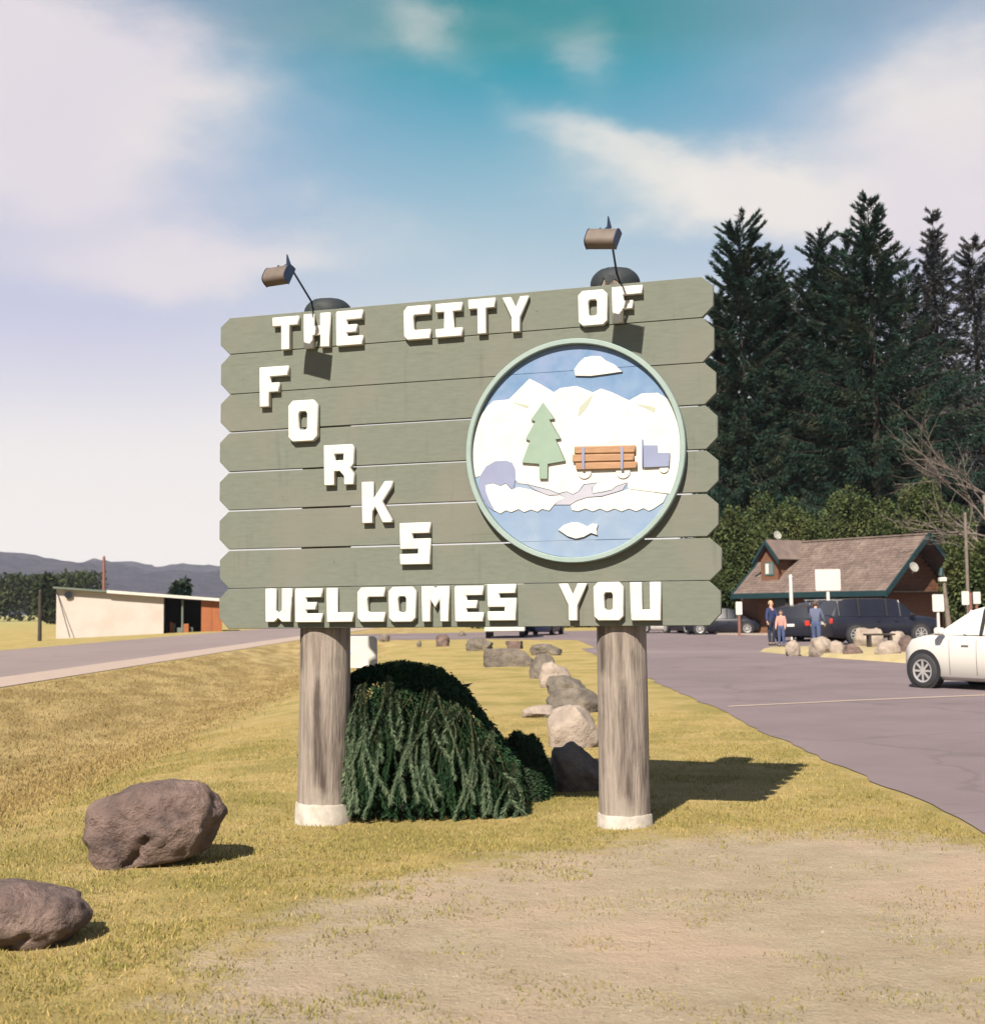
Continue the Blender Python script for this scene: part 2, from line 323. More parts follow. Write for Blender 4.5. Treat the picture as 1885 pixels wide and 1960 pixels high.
# bare trodden dirt in front of the sign
dx = mth(t, 'DIVIDE', mth(t, 'SUBTRACT', sx.outputs[0], 1.75), 3.05); dy = mth(t, 'DIVIDE', mth(t, 'SUBTRACT', sx.outputs[1], 5.6), 3.75)
rr = mth(t, 'SQRT', mth(t, 'ADD', mth(t, 'MULTIPLY', dx, dx), mth(t, 'MULTIPLY', dy, dy)))
rr = mth(t, 'ADD', rr, mth(t, 'MULTIPLY', mth(t, 'SUBTRACT', nz(2.6, 8, .68), .5), .55))
patch = mrr(rr, 1.10, .90)
dirt = mixc(t, mrr(nz(3, 6), .35, .65), (.34, .285, .20), (.31, .25, .172))
dirt = mixc(t, mrr(nz(45, 6, .75), .5, .70, 0, .7), dirt, (.20, .155, .105))
dirt = mixc(t, mrr(nz(14, 5, .7), .60, .70, 0, .5), dirt, (.20, .17, .085))
gcol = mixc(t, patch, grass, dirt)
# far fields greener
far = mrr(sx.outputs[1], 120, 400)
gcol = mixc(t, far, gcol, mixc(t, mrr(nz(.02, 4), .4, .6), (.25, .24, .085), (.28, .25, .11)))
gcol = mixc(t, 1.0, gcol, (.86, .86, .86), 'MULTIPLY')
pinkd = mixc(t, mth(t, 'MULTIPLY', patch, mrr(nz(.45, 3), .42, .62, 0, .6)), gcol, (.37, .275, .20))
gcol = mixc(t, patch, gcol, pinkd)
lk(t, gcol, bs.inputs['Base Color'])
bp = nn(t, 'ShaderNodeBump', i_Strength=.9, i_Distance=.03)
lk(t, mth(t, 'ADD', fine, mth(t, 'MULTIPLY', midn, 1.6)), bp.inputs['Height']); lk(t, bp.outputs[0], bs.inputs['Normal'])
tag(raw('ground', V, Fg, gm, smooth='full'), kind='structure')

def sheet(name, pts, z, m, kind='structure'):
    bm = bmesh.new(); vs = [bm.verts.new((p[0], p[1], z)) for p in pts]; bm.faces.new(vs)
    bmesh.ops.triangulate(bm, faces=bm.faces[:])
    return tag(bm_obj(name, bm, m), kind=kind)
# asphalt car park, with a slightly ragged edge
edge = [(3.45+.10*fbm(y*.8, 1.3)+.05*fbm(y*3, 4.), y) for y in np.arange(-2, 52, .35)]
sheet('parking_lot', edge + [(4.1, 53), (4.2, 66), (-.5, 70), (-10.6, 72), (-10.6, 88), (2, 92), (40, 95), (60, 92), (60, -2)], .008, M['asphalt'])
RE = -10.8
sheet('road', [(RE, -60), (RE, 600), (RE-11.0, 600), (RE-11.0, -60)], .010, M['road'])
sheet('road_shoulder', [(RE+.0, -60), (RE, 600), (RE-1.7, 600), (RE-1.7, -60)], .016, M['shoulder'])
sheet('pavement_seam', [(3.72, 20.9), (6.0, 21.9), (9.5, 23.2), (12, 24.3), (12, 24.5), (9.5, 23.42), (6.0, 22.1), (3.72, 21.08)], .014, M['seam'])
# raised bed with rocks beyond the car park
bedp = [(9.3, 46.0), (9.9, 41.5), (11.2, 35.8), (13, 33.4), (17, 32.5), (24, 32.5), (24, 47), (20, 48.5), (14, 49.5), (10, 48)]
bm = bmesh.new(); a = [bm.verts.new((x, y, .004)) for x, y in bedp]
cxm, cym = 16, 41
b = [bm.verts.new((x+(cxm-x)*.02, y+(cym-y)*.02, .12)) for x, y in bedp]; c = [bm.verts.new((x+(cxm-x)*.3, y+(cym-y)*.3, .2)) for x, y in bedp]
for i in range(len(a)):
    j = (i+1) % len(a); bm.faces.new((a[i], a[j], b[j], b[i])); bm.faces.new((b[i], b[j], c[j], c[i]))
bm.faces.new(c)
tag(bm_obj('planting_bed', bm, M['kerbsoil'], smooth='full'), kind='structure')

# hills
def hill_strip(name, Y, depth, pts, m, seed, kind='structure'):
    xs_ = np.linspace(-2600, 3200, 260); V = []; rows = 14
    for j in range(rows):
        f = j/(rows-1)
        for x in xs_:
            h = np.interp(x, [p[0] for p in pts], [p[1] for p in pts])
            h = h + 13*fbm(x*.006+seed, 2.) + 7*fbm(x*.03+seed, f*3.)
            V.append((x+8*fbm(x*.02, f*5., seed), Y+depth*f, max(-3, h*math.sin(f*math.pi/2)**.8 + 9*f*fbm(x*.012, f*4.+seed, 1.)) if j else -3))
    n = len(xs_); Fq = [(j*n+i, j*n+i+1, (j+1)*n+i+1, (j+1)*n+i) for j in range(rows-1) for i in range(n-1)]
    tag(raw(name, V, Fq, m, smooth='full'), kind=kind)
M['hill'] = mat('forested_hill', (.006, .010, .026), (.036, .030, .055), .03, 1, 1.0, .06, lo=.42, hi=.58, detail=14, bdist=40, c3=(.06, .045, .07), s3=.012, spec=0.0)  # blue purple of distant haze is mixed into the forest colour
def hpt(px, py, Y): p = at(px, py, Y); return (p.x, p.z)
hill_strip('hills', 2700, 700, [(-2600, 260)] + [hpt(*q, 3350) for q in ((-150, 1030), (0, 1056), (60, 1062), (130, 1080), (190, 1072), (250, 1085), (300, 1090), (360, 1098))] + [(0, 80), (700, 95), (3200, 120)], M['hill'], 3.1)
hill_strip('hill_ridge', 3700, 500, [(-2600, 150)] + [hpt(*q, 4150) for q in ((180, 1075), (300, 1080), (350, 1078), (430, 1085))] + [(0, 110), (1500, 160), (3200, 160)], M['hill'], 8.7)

# ------------------------------------------------------------------ the welcome sign
SX, SY, YAW, SW, ZB, HT = -2.1591, 10.6684, .3093, 3.935, 1.4642, 2.5707
cy_, sy_ = math.cos(YAW), math.sin(YAW)
sign = empty('welcome_sign', (SX, SY, 0), 'big green plank sign on two log posts reading THE CITY OF FORKS WELCOMES YOU', 'sign', rz=-YAW)
def sl(px, py, k=0.0):
    """photo pixel -> (x, z) on the sign's own plane, k metres in front of the boards"""
    d = pxdir(px, py); n = Vector((sy_, cy_, 0)); o = Vector((SX, SY, 0)) - n*k
    t_ = (o-Vector((0, 0, CAMH))).dot(n)/d.dot(n); p = Vector((0, 0, CAMH))+d*t_
    q = p-Vector((SX, SY, 0)); return (q.x*cy_-q.y*sy_, p.z)
def crop(ox, oy, s): return lambda x, y: ((ox+x/s)*.754, (oy+y/s)*.754)
C1, C2, C3, C4 = crop(500, 500, 2.35625), crop(1100, 500, 2.35625), crop(500, 1050, 2.35625), crop(1100, 800, 2.1775)
jz = [sum(p)/2 for p in zip([sl(*p)[1] for p in [(436, 609), (442.6, 679), (441, 755.6), (438, 827.5), (438, 903.7), (438, 977), (438, 1052.6), (438, 1126), (435, 1205)]],
                            [sl(*p)[1] for p in [(1345, 529), (1354, 606), (1355, 692.3), (1356, 775.5), (1359, 861), (1361, 944.4), (1363, 1028.5), (1366, 1112.4), (1364, 1196)]])]
TH = .045
gaps = [0, .004, .004, .011, .011, .012, .012, .003, 0]
for i in range(8):
    zt, zb = jz[i]-gaps[i]/2, jz[i+1]+gaps[i+1]/2; h = zt-zb
    e0, e1 = -.082+rnd.uniform(-.006, .006), SW+.062+rnd.uniform(-.012, .01)
    cx_ = .085; ct, cb = .24*h, .27*h
    lp = [(e0+cx_, zt), (e0, zt-ct), (e0, zb+cb), (e0+cx_, zb), (e1-cx_, zb), (e1, zb+cb), (e1, zt-ct), (e1-cx_, zt)][::-1]
    o = outline('board', [lp], TH, M['board'], sign, y=TH, bev=.004)
# letters
G = {
 'T': [[(0, 1), (0, .72), (.33, .72), (.33, 0), (.68, 0), (.68, .72), (1, .72), (1, 1)]],
 'H': [[(0, 0), (.37, 0), (.37, .36), (.63, .36), (.63, 0), (1, 0), (1, 1), (.63, 1), (.63, .64), (.37, .64), (.37, 1), (0, 1)]],
 'E': [[(0, .04), (.04, 0), (1, 0), (1, .27), (.42, .27), (.42, .37), (.78, .37), (.78, .60), (.42, .60), (.42, .73), (1, .73), (1, 1), (.04, 1), (0, .96)]],
 'C': [[(0, .13), (.14, 0), (1, 0), (1, .29), (.42, .29), (.38, .33), (.38, .67), (.42, .72), (1, .72), (1, 1), (.14, 1), (0, .87)]],
 'I': [[(0, 0), (1, 0), (1, .26), (.68, .26), (.68, .74), (1, .74), (1, 1), (0, 1), (0, .74), (.32, .74), (.32, .26), (0, .26)]],
 'Y': [[(.33, 0), (.67, 0), (.67, .42), (1, 1), (.68, 1), (.5, .69), (.31, 1), (0, 1), (.33, .42)]],
 'O': [[(0, .12), (.15, 0), (.85, 0), (1, .12), (1, .88), (.85, 1), (.15, 1), (0, .88)], [(.36, .33), (.36, .67), (.41, .72), (.59, .72), (.64, .67), (.64, .33), (.59, .28), (.41, .28)]],
 'F': [[(0, 0), (.35, 0), (.35, .36), (.68, .36), (.68, .60), (.38, .60), (.38, .75), (1, .75), (1, 1), (0, 1)]],
 'R': [[(0, 0), (.36, 0), (.36, .34), (.52, .34), (.66, .22), (.66, 0), (1, 0), (1, .28), (.88, .42), (1, .52), (1, .92), (.92, 1), (0, 1)], [(.36, .61), (.36, .77), (.65, .77), (.65, .61)]],
 'K': [[(0, 0), (.36, 0), (.36, .28), (.44, .38), (.68, 0), (1, 0), (1, .08), (.68, .52), (1, .86), (1, 1), (.76, 1), (.38, .58), (.36, .58), (.36, 1), (0, 1)]],
 'S': [[(0, 0), (1, 0), (1, .62), (.42, .62), (.42, .74), (1, .74), (1, 1), (0, 1), (0, .37), (.6, .37), (.6, .26), (0, .26)]],
 'W': [[(0, 0), (.36, 0), (.5, .11), (.64, 0), (1, 0), (1, 1), (.64, 1), (.64, .36), (.5, .27), (.38, .36), (.38, 1), (0, 1)]],
 'L': [[(0, 0), (1, 0), (1, .29), (.39, .29), (.39, 1), (0, 1)]],
 'M': [[(0, 0), (.33, 0), (.33, .62), (.5, .38), (.67, .62), (.67, 0), (1, 0), (1, 1), (.60, 1), (.5, .93), (.40, 1), (0, 1)]],
 'U': [[(0, .04), (.06, 0), (1, 0), (1, 1), (.65, 1), (.65, .29), (.37, .29), (.37, 1), (0, 1)]],
}
LT = .048
letters = [('T', C1, 450, 605, 714, 912), ('H', C1, 637, 793, 694, 900), ('E', C1, 830, 988, 677, 887), ('C', C1, 1235, 1393, 648, 852),
           ('I', C2, 12, 170, 632, 836), ('T', C2, 208, 368, 606, 818), ('Y', C2, 413, 570, 594, 806), ('O', C2, 865, 1040, 555, 768), ('F', C2, 1068, 1250, 530, 746),
           ('F', C1, 373, 543, 1013, 1252), ('O', C3, 545, 720, -82, 166), ('R', C3, 758, 938, 185, 427), ('K', C3, 985, 1166, 405, 654), ('S', C3, 1212, 1393, 652, 903),
           ('W', C3, 408, 562, 1046, 1248), ('E', C3, 585, 745, 1046, 1250), ('L', C3, 774, 930, 1042, 1248), ('C', C3, 958, 1120, 1040, 1248),
           ('O', C3, 1145, 1308, 1036, 1248), ('M', C3, 1343, 1505, 1032, 1246), ('E', C3, 1540, 1710, 1030, 1246), ('S', C4, 298, 455, 1486, 1690),
           ('Y', C4, 693, 848, 1483, 1690), ('O', C4, 885, 1050, 1475, 1690), ('U', C4, 1088, 1256, 1475, 1690)]
for ch, cr_, x0, x1, y0, y1 in letters:
    xm, ym = (x0+x1)/2, (y0+y1)/2
    u0, u1 = sl(*cr_(x0, ym), LT)[0], sl(*cr_(x1, ym), LT)[0]; z1_, z0_ = sl(*cr_(xm, y0), LT)[1], sl(*cr_(xm, y1), LT)[1]
    loops = [[(u0+(u1-u0)*p[0], z0_+(z1_-z0_)*p[1]) for p in lp] for lp in G[ch]]
    o = outline('letter', loops, LT, M['white'], sign, y=-.001, bev=.006); o['label'] = 'white block letter ' + ch
# round emblem
ET = .075
ecx, ecz = sl(1096, 861, ET); ERZ = (sl(1096, 644, ET)[1]-sl(1096, 1078, ET)[1])/2; ERX = (sl(1305, 861, ET)[0]-sl(888.5, 861, ET)[0])/2
ER = (ERZ+ERX)/2
emb = bpy.data.objects.new('emblem', None); col.objects.link(emb); emb.parent = sign; emb.location = (ecx, 0, ecz)
emb['label'] = 'round painted emblem with mountains, tree, log truck, river and fish'
def circ(r, n=96): return [(r*math.cos(2*math.pi*k/n), r*math.sin(2*math.pi*k/n)) for k in range(n)]
RI = ER*.952
outline('rim', [circ(ER), circ(RI)[::-1]], ET, M['rim'], emb, y=-.001, bev=.006, smooth=30)
# backing planks of the disc
zz = [jz[i]-ecz for i in range(9)]
inner = circ(RI-.002, 160)
for i in range(8):
    hi_, lo_ = min(zz[i]-.0015, RI), max(zz[i+1]+.0015, -RI)
    if hi_ <= -RI or lo_ >= RI or hi_-lo_ < .01: continue
    lp = []
    N = 24
    rI = RI-.002
    for k in range(N+1):
        z = max(-rI+1e-4, min(rI-1e-4, lo_+(hi_-lo_)*k/N)); lp.append((math.sqrt(max(rI*rI-z*z, 1e-6)), z))
    lp += [(-x, z) for x, z in lp[::-1]]
    outline('plank', [lp], .03, M['mblue'] if hi_ > .28 else M['lblue'], emb, y=-.001, bev=.001)
EB = -.031
def e4(pts, k=.04, cl=True):
    out = []
    for p in pts:
        u, z = sl(*C4(*p), k); u -= ecx; z -= ecz; r_ = math.hypot(u, z)
        if cl and r_ > RI-.004: u *= (RI-.004)/r_; z *= (RI-.004)/r_
        out.append((u, z))
    return out
def arc(p0, p1, n=14, side=1):
    """points along the inner circle between two crop points"""
    a0 = math.atan2(*(e4([p0])[0][::-1])); a1 = math.atan2(*(e4([p1])[0][::-1]))
    if side > 0 and a1 < a0: a1 += 2*math.pi
    if side < 0 and a1 > a0: a1 -= 2*math.pi
    return [((RI-.004)*math.cos(a0+(a1-a0)*k/n), (RI-.004)*math.sin(a0+(a1-a0)*k/n)) for k in range(n+1)]
def cutout(name, pts, th, m, y=EB, bev=.002, label=None):
    s = sum(a_[0]*b_[1]-b_[0]*a_[1] for a_, b_ in zip(pts, pts[1:]+pts[:1]))
    o = outline(name, [pts if s > 0 else pts[::-1]], th, M[m], emb, y=y, bev=bev)
    if label: o['label'] = label
    return o
# snowy mountain range and meadow, down to the river
mt = e4([(300, 500), (330, 473), (415, 465), (440, 440), (530, 350), (600, 386), (665, 425), (700, 402), (790, 390), (880, 426), (925, 405), (985, 425), (1080, 470), (1150, 432), (1240, 428)])
mt += arc((1290, 470), (1345, 640), 8, -1) + arc((1345, 640), (1300, 985), 12, -1)
mt += e4([(1190, 975), (1075, 960), (1070, 925), (1010, 945), (985, 965), (940, 975), (880, 985), (880, 950), (905, 925), (830, 935), (800, 975), (770, 990), (735, 975), (690, 985), (640, 965), (600, 955), (520, 935), (470, 930), (440, 900), (380, 925), (330, 930), (285, 925), (250, 890)])
mt += arc((230, 900), (197, 640), 10, -1) + e4([(196, 600), (250, 565)])
cutout('mountain_range', mt, .005, 'white', label='white snowy mountains and meadow')
lb = [(285, 940), (330, 930), (370, 945), (400, 932), (430, 965), (470, 950), (540, 965), (600, 985), (640, 1000), (700, 995), (728, 1010), (690, 1028), (665, 1050), (640, 1082), (600, 1072), (575, 1088), (540, 1075), (500, 1090), (470, 1073), (430, 1090), (400, 1080), (370, 1098), (335, 1080), (305, 1020), (290, 980)]
cutout('river_bank', e4(lb), .007, 'white', label='white scalloped bank at left of river')
rb = [(758, 1050), (790, 1030), (850, 1010), (930, 1005), (1000, 985), (1075, 962), (1190, 977), (1290, 990), (1270, 1035), (1215, 1072), (1190, 1083), (1160, 1068), (1120, 1085), (1080, 1070), (1040, 1086), (1000, 1070), (960, 1086), (920, 1070), (880, 1086), (840, 1070), (800, 1085), (765, 1078)]
cutout('river_bank', e4(rb), .007, 'white', label='white scalloped bank at right of river')
rv = [(520, 938), (560, 950), (600, 958), (640, 968), (690, 988), (735, 978), (770, 993), (800, 978), (835, 938), (900, 930), (875, 955), (880, 988), (940, 980), (985, 968), (1010, 948), (1068, 928), (1045, 965), (1000, 980), (930, 1000), (850, 1006), (790, 1026), (755, 1048), (670, 1048), (690, 1028), (728, 1010), (700, 992), (640, 996), (600, 982), (560, 965)]
cutout('river', e4(rv), .0058, 'eriver', y=EB-.0005, bev=.001)
bl = [(237, 965), (255, 890), (290, 835), (340, 806), (400, 802), (435, 815), (452, 850), (455, 900), (440, 968), (415, 945), (400, 930), (370, 944), (330, 929), (285, 942), (292, 985), (308, 1025), (338, 1085), (300, 1060)]
cutout('lake', e4(bl), .0064, 'elav', label='blue grey lake or hill at left')
for q in ([(882, 437), (845, 470), (805, 510), (798, 560), (835, 525), (858, 490)], [(1120, 492), (1180, 498), (1228, 512), (1222, 538), (1180, 515)], [(440, 482), (490, 490), (528, 500), (515, 514), (480, 498)]):
    cutout('mountain_shade', e4(q), .002, 'eshade', y=EB-.0051, bev=.0003)
cutout('cloud', e4([(785, 335), (778, 300), (805, 262), (835, 235), (880, 225), (925, 228), (955, 252), (1000, 272), (1045, 312), (960, 325), (870, 337)]), .016, 'white')
cutout('pine_tree', e4([(605, 480), (668, 573), (640, 577), (703, 683), (675, 686), (728, 806), (632, 822), (630, 905), (585, 905), (583, 822), (488, 815), (533, 694), (508, 684), (562, 586), (538, 578)], .06), .022, 'egreen', y=EB-.0052)
for q in ([(778, 726), (1117, 718), (1116, 762), (780, 768)], [(768, 770), (1108, 764), (1110, 806), (770, 814)], [(784, 816), (1124, 808), (1126, 848), (790, 858)]):
    o = cutout('log', e4(q, .06), .030, 'elog', y=EB-.0052, bev=.009)
for x in (828, 1042):
    cutout('stake', e4([(x-8, 728), (x+7, 728), (x+7, 852), (x-8, 852)], .075), .010, 'elav', y=EB-.0353)
cutout('truck_cab', e4([(1160, 718), (1235, 718), (1238, 760), (1306, 760), (1302, 836), (1160, 842)], .06), .020, 'elav', y=EB-.0052)
cutout('exhaust_pipe', e4([(1150, 685), (1157, 685), (1158, 842), (1151, 842)], .06), .020, 'elav', y=EB-.0052)
for x, z in ((832, 864), (1046, 862), (1272, 846)):
    u_, v_ = e4([(x, z)], .06)[0]; cutout('wheel', [(u_+p[0], v_+p[1]) for p in circ(.054 if x < 1200 else .034, 24)], .010, 'white', y=EB-.0051)
cutout('fish', e4([(688, 1186), (720, 1160), (760, 1146), (800, 1146), (850, 1168), (875, 1152), (908, 1155), (900, 1185), (906, 1216), (870, 1204), (830, 1226), (785, 1236), (740, 1222)], .05), .016, 'white', y=EB)
# log posts
def post(xc, ztop, r0, r1, lean, seed):
    bm = bmesh.new(); n, m_ = 48, 60; rings = []
    for j in range(m_+1):
        f = j/m_; z = -.14+(ztop+.14)*f; r = r0+(r1-r0)*f
        if z > ztop-.11: r *= math.sqrt(max(.0, 1-((z-ztop+.11)/.125)**2))
        rings.append([])
        for k in range(n):
            a_ = 2*math.pi*k/n
            rr_ = r*(1+.018*fbm(math.cos(a_)*2.+seed, math.sin(a_)*2., z*.5)+.012*fbm(math.cos(a_)*9+seed, math.sin(a_)*9, z*.35)-.014*max(0, fbm(math.cos(a_)*5+seed, math.sin(a_)*5., z*.22)-.25)*4)
            y_ = math.sin(a_)*rr_
            x_ = math.cos(a_)*rr_
            if z > ZB-.02: y_ = max(y_, -r1)     # flat seat that takes the boards
            rings[-1].append(bm.verts.new((x_+lean*f, y_, z)))
    for j in range(m_):
        for k in range(n): bm.faces.new((rings[j][k], rings[j][(k+1) % n], rings[j+1][(k+1) % n], rings[j+1][k]))
    bm.faces.new(rings[-1])
    o = bm_obj('post', bm, M['wood'], sign, smooth=50); o.location = (xc, r1+TH+.004, 0)
    # pale collar at the foot
    bm = bmesh.new(); rings = []
    prof = [(0, -.15, .022), (1, .055, .016), (2, .068, .010), (3, .072, -.01)]
    for _, z, dr in prof:
        rings.append([bm.verts.new((math.cos(2*math.pi*k/n)*(r0+dr+.004*fbm(k*.4, seed)), math.sin(2*math.pi*k/n)*(r0+dr), z+(.01*fbm(k*.25, seed) if z > 0 else 0))) for k in range(n)])
    for j in range(3):
        for k in range(n): bm.faces.new((rings[j][k], rings[j][(k+1) % n], rings[j+1][(k+1) % n], rings[j+1][k]))
    bm_obj('concrete_collar', bm, M['collar'], o, smooth=40)
    # tarred top
    bm = bmesh.new(); rings = []
    for j in range(9):
        f = j/8; rows_ = []
        for k in range(n):
            a_ = 2*math.pi*k/n
            zlow = ztop-.15+.07*fbm(math.cos(a_)*2.5+seed*2, math.sin(a_)*2.5)
            z = zlow+(ztop+.012-zlow)*f
            rr_ = (r1+.012)*math.sqrt(max(0, 1-(max(0, z-ztop+.11)/.135)**2)) if j < 8 else .02
            rows_.append(bm.verts.new((math.cos(a_)*rr_+lean, max(math.sin(a_)*rr_, -r1-.002), z)))
        rings.append(rows_)
    for j in range(8):
        for k in range(n): bm.faces.new((rings[j][k], rings[j][(k+1) % n], rings[j+1][(k+1) % n], rings[j+1][k]))
    bm.faces.new(rings[-1])
    bm_obj('tar_cap', bm, M['tar'], o, smooth=50)
    return o
xl = sl(612, 1400, 0)[0]; xr = sl(1192, 1400, 0)[0]
post(xl-.08, sl(615, 574, -.2)[1], .212, .188, .05, 1.7)
post(xr-.045, sl(1185, 514, -.2)[1], .192, .180, .0, 6.2)
# lamps on bent arms
def sq(v): return math.copysign(abs(v)**.6, v)
def lamp(basepx, hpts, rotv, k=.585):
    lo = bpy.data.objects.new('floodlight', None); col.objects.link(lo); lo.parent = sign
    bx, bz = sl(*basepx, -.12); hx, hz_ = sl(*hpts, k); lo.location = (bx, .12, bz)
    Pb = Vector((0, 0, -.1)); H = Vector((hx-bx, -k-.12, hz_-bz))
    knee = H+Vector((.02, .09, .13))
    bm = bmesh.new(); tube(bm, [Pb, Vector((0, 0, .02)), knee], .0085, 8); tube(bm, [knee+Vector((.0, .0, -.01)), knee+Vector((0, -.03, .07))], [.02, .004], 6); bm_obj('arm', bm, M['dark_metal'], lo, smooth=40)
    bm = bmesh.new(); tube(bm, [knee, H+Vector((-.02, .02, .075))], [.014, .010], 8); tube(bm, [H+Vector((-.045, .02, .07)), H+Vector((-.02, .02, .10))], .018, 8)
    bm_obj('bracket', bm, M['dark_metal'], lo, smooth=40)
    bm = bmesh.new(); a = tube(bm, [(0, 0, -.02), (0, 0, .03)], .035, 10); bm_obj('mounting_flange', bm, M['dark_metal'], lo, smooth=40)
    # hood: half round trough lying on its side
    bm = bmesh.new(); n = 12; ringL, ringR, = [], []
    for x, lst in ((-.108, ringL), (.108, ringR)):
        for j in range(n+1):
            a_ = math.pi*j/n; lst.append(bm.verts.new((x, -sq(math.sin(a_))*.085, sq(math.cos(a_))*.072)))
    for j in range(n): bm.faces.new((ringL[j], ringR[j], ringR[j+1], ringL[j+1]))
    bm.faces.new((ringL[0], ringL[n], ringR[n], ringR[0]))
    ho = bm_obj('hood', bm, M['hood'], lo, smooth=30); ho.location = H; ho.rotation_euler = rotv
    for x in (-.110, .110):
        bm = bmesh.new(); vs = [bm.verts.new((x*s_, -sq(math.sin(math.pi*j/n))*.089+.002, sq(math.cos(math.pi*j/n))*.076)) for s_ in (1., 1.05) for j in range(n+1)]
        m_ = n+1
        bm.faces.new(vs[:m_]); bm.faces.new(vs[m_:][::-1])
        for j in range(m_): bm.faces.new((vs[j], vs[(j+1) % m_], vs[m_+(j+1) % m_], vs[m_+j]))
        bmesh.ops.recalc_face_normals(bm, faces=bm.faces[:])
        e = bm_obj('end_cap', bm, M['dark_metal'], lo); e.location = H; e.rotation_euler = rotv
lamp((600, 588), (538, 532), (R(-28), R(2), R(-16)))
lamp((1182, 538), (1156, 462), (R(-28), R(8), R(-10)))

# ------------------------------------------------------------------ boulders
def rock_mesh(seed, sx_, sy__, sz_, cuts=7, sub=4, rough=.16, boxy=.35, shear=0., under=0., cleft=None):
    rg = random.Random(seed); bm = bmesh.new(); bmesh.ops.create_icosphere(bm, subdivisions=sub, radius=1)
    planes = []
    for _ in range(cuts):
        d = Vector((rg.uniform(-1, 1), rg.uniform(-1, 1), rg.uniform(-.4, 1))).normalized(); planes.append((d, rg.uniform(.62, .85)))
    for v in bm.verts:
        p = v.co.copy(); m_ = max(abs(p.x), abs(p.y), abs(p.z)); p = p*(1-boxy)+p/m_*.82*boxy
        for d, c_ in planes:
            q = p.dot(d)
            if q > c_: p -= d*(q-c_)*.85
        nrm = v.co.normalized()
        f = rough*fbm(nrm.x*1.3+seed*3.1, nrm.y*1.3, nrm.z*1.3, 3)+rough*.35*fbm(nrm.x*4+seed, nrm.y*4, nrm.z*4, 4)
        f -= rough*.5*max(0, .12-abs(fbm(nrm.x*2.1-seed, nrm.y*2.1, nrm.z*2.1, 2)))/.12*.6
        p *= (1+f)
        if cleft and p.y < 0:
            a0, b0, a1, b1, dd, ww = cleft; sx2, sz2 = a1-a0, b1-b0; tt = max(0, min(1, ((p.x-a0)*sx2+(p.z-b0)*sz2)/(sx2*sx2+sz2*sz2))); dq = math.hypot(p.x-a0-tt*sx2, p.z-b0-tt*sz2); p.y += dd*math.exp(-(dq/ww)**2)
        p.z *= 1+shear*p.x
        if under and p.z < .1:
            q = under*(.1-p.z)
            if p.x > -.2: p.x -= q*(p.x+.2)
            if p.y < 0 and p.x > -.4: p.y *= 1-q*.8
        if p.z < -.55: p.z = -.55-(abs(p.z)-.55)*.2
        v.co = p
    lo_ = [min(v.co[i] for v in bm.verts) for i in range(3)]; hi_ = [max(v.co[i] for v in bm.verts) for i in range(3)]
    for v in bm.verts:
        for i, s_ in enumerate((sx_, sy__, sz_)):
            v.co[i] = (v.co[i]-(lo_[i]+hi_[i])/2)/(hi_[i]-lo_[i])*s_
        v.co.z += sz_/2
    return bm
def boulder(px0, px1, py0, py1, m, seed, label, z=0.0, cat='rock', group=None, dep=.8, name='boulder', tilt=0., rz=0., d=None, **kw):
    g = ground_at((px0+px1)/2, py1, z); Y = d or g.y
    W = (px1-px0)/F*Y*1.0; D = W*dep; Yc = Y+D*.42
    W *= Yc/Y*.98; x = at((px0+px1)/2, py1, Yc).x
    topz = at((px0+px1)/2, py0, Yc-D*.1).z; H = topz-z
    bm = rock_mesh(seed, W, D, H*1.12, **kw)
    o = bm_obj(name, bm, M[m], smooth='full', loc=(x, Yc, z-H*.12)); o.rotation_euler = (0, R(tilt), R(rz))
    tag(o, label, cat, group); return o
B = boulder
B(180, 444, 1494, 1648, 'rock', 17, 'large brown boulder with dark cleft on the grass left of the sign posts', dep=.75, cuts=0, sub=5, boxy=.36, tilt=-9, rough=.10, shear=.05, under=.34, cleft=(-.30, -.50, .02, -.05, .15, .06))
B(-95, 166, 1690, 1818, 'rock', 9, 'brown boulder cut by the left edge, nearest to the camera', dep=.8, cuts=1, sub=5, tilt=7, boxy=.38, under=.38, rough=.08, cleft=(.1, -.5, .35, -.1, .12, .08))
B(1047, 1158, 1420, 1512, 'rockg', 5, 'dark shaded boulder just behind the right log post', dep=.8, sub=4)
B(1047, 1150, 1350, 1434, 'rockp', 8, 'big pale boulder beside the right post, above the shaded one', dep=.7)
B(1044, 1150, 1317, 1366, 'rockg', 15, 'grey brown rough boulder on top of the big pale one', dep=.7, z=.0)
B(997, 1064, 1350, 1374, 'rockp', 21, 'flat brown slab of stone lying in the dry grass', dep=.7, boxy=.7, cuts=4)
B(1044, 1122, 1293, 1331, 'rockg', 23, 'grey boulder with a dark hollow under its left side', dep=.8, boxy=.5)
B(1030, 1094, 1266, 1318, 'rockp', 27, 'lighter rounded boulder behind the hollowed grey one', dep=.8)
B(1012, 1066, 1251, 1300, 'rockg', 31, 'leaning grey boulder at the right end of the long stone block', dep=.8)
B(1013, 1077, 1232, 1255, 'rockg', 35, 'low flat grey rock at the far end of the rock row', dep=.7)
B(967, 1002, 1226, 1243, 'rock', 39, 'brown block like stone behind the long grey stone block', dep=.5, boxy=.8)
B(924, 1022, 1241, 1277, 'rockg', 37, 'long rectangular grey stone block on the lawn', dep=.35, boxy=.88, cuts=2, rough=.06)
B(891, 945, 1220, 1246, 'rockg', 41, 'peaked grey rock left of the long stone block', dep=.8)
B(834, 861, 1214, 1237, 'rock', 43, 'small dark brown rock by the driveway, behind the shrub', dep=.8)
B(725, 747, 1213, 1228, 'rockg', 47, 'small grey rock right of the white panel sign', dep=.8)
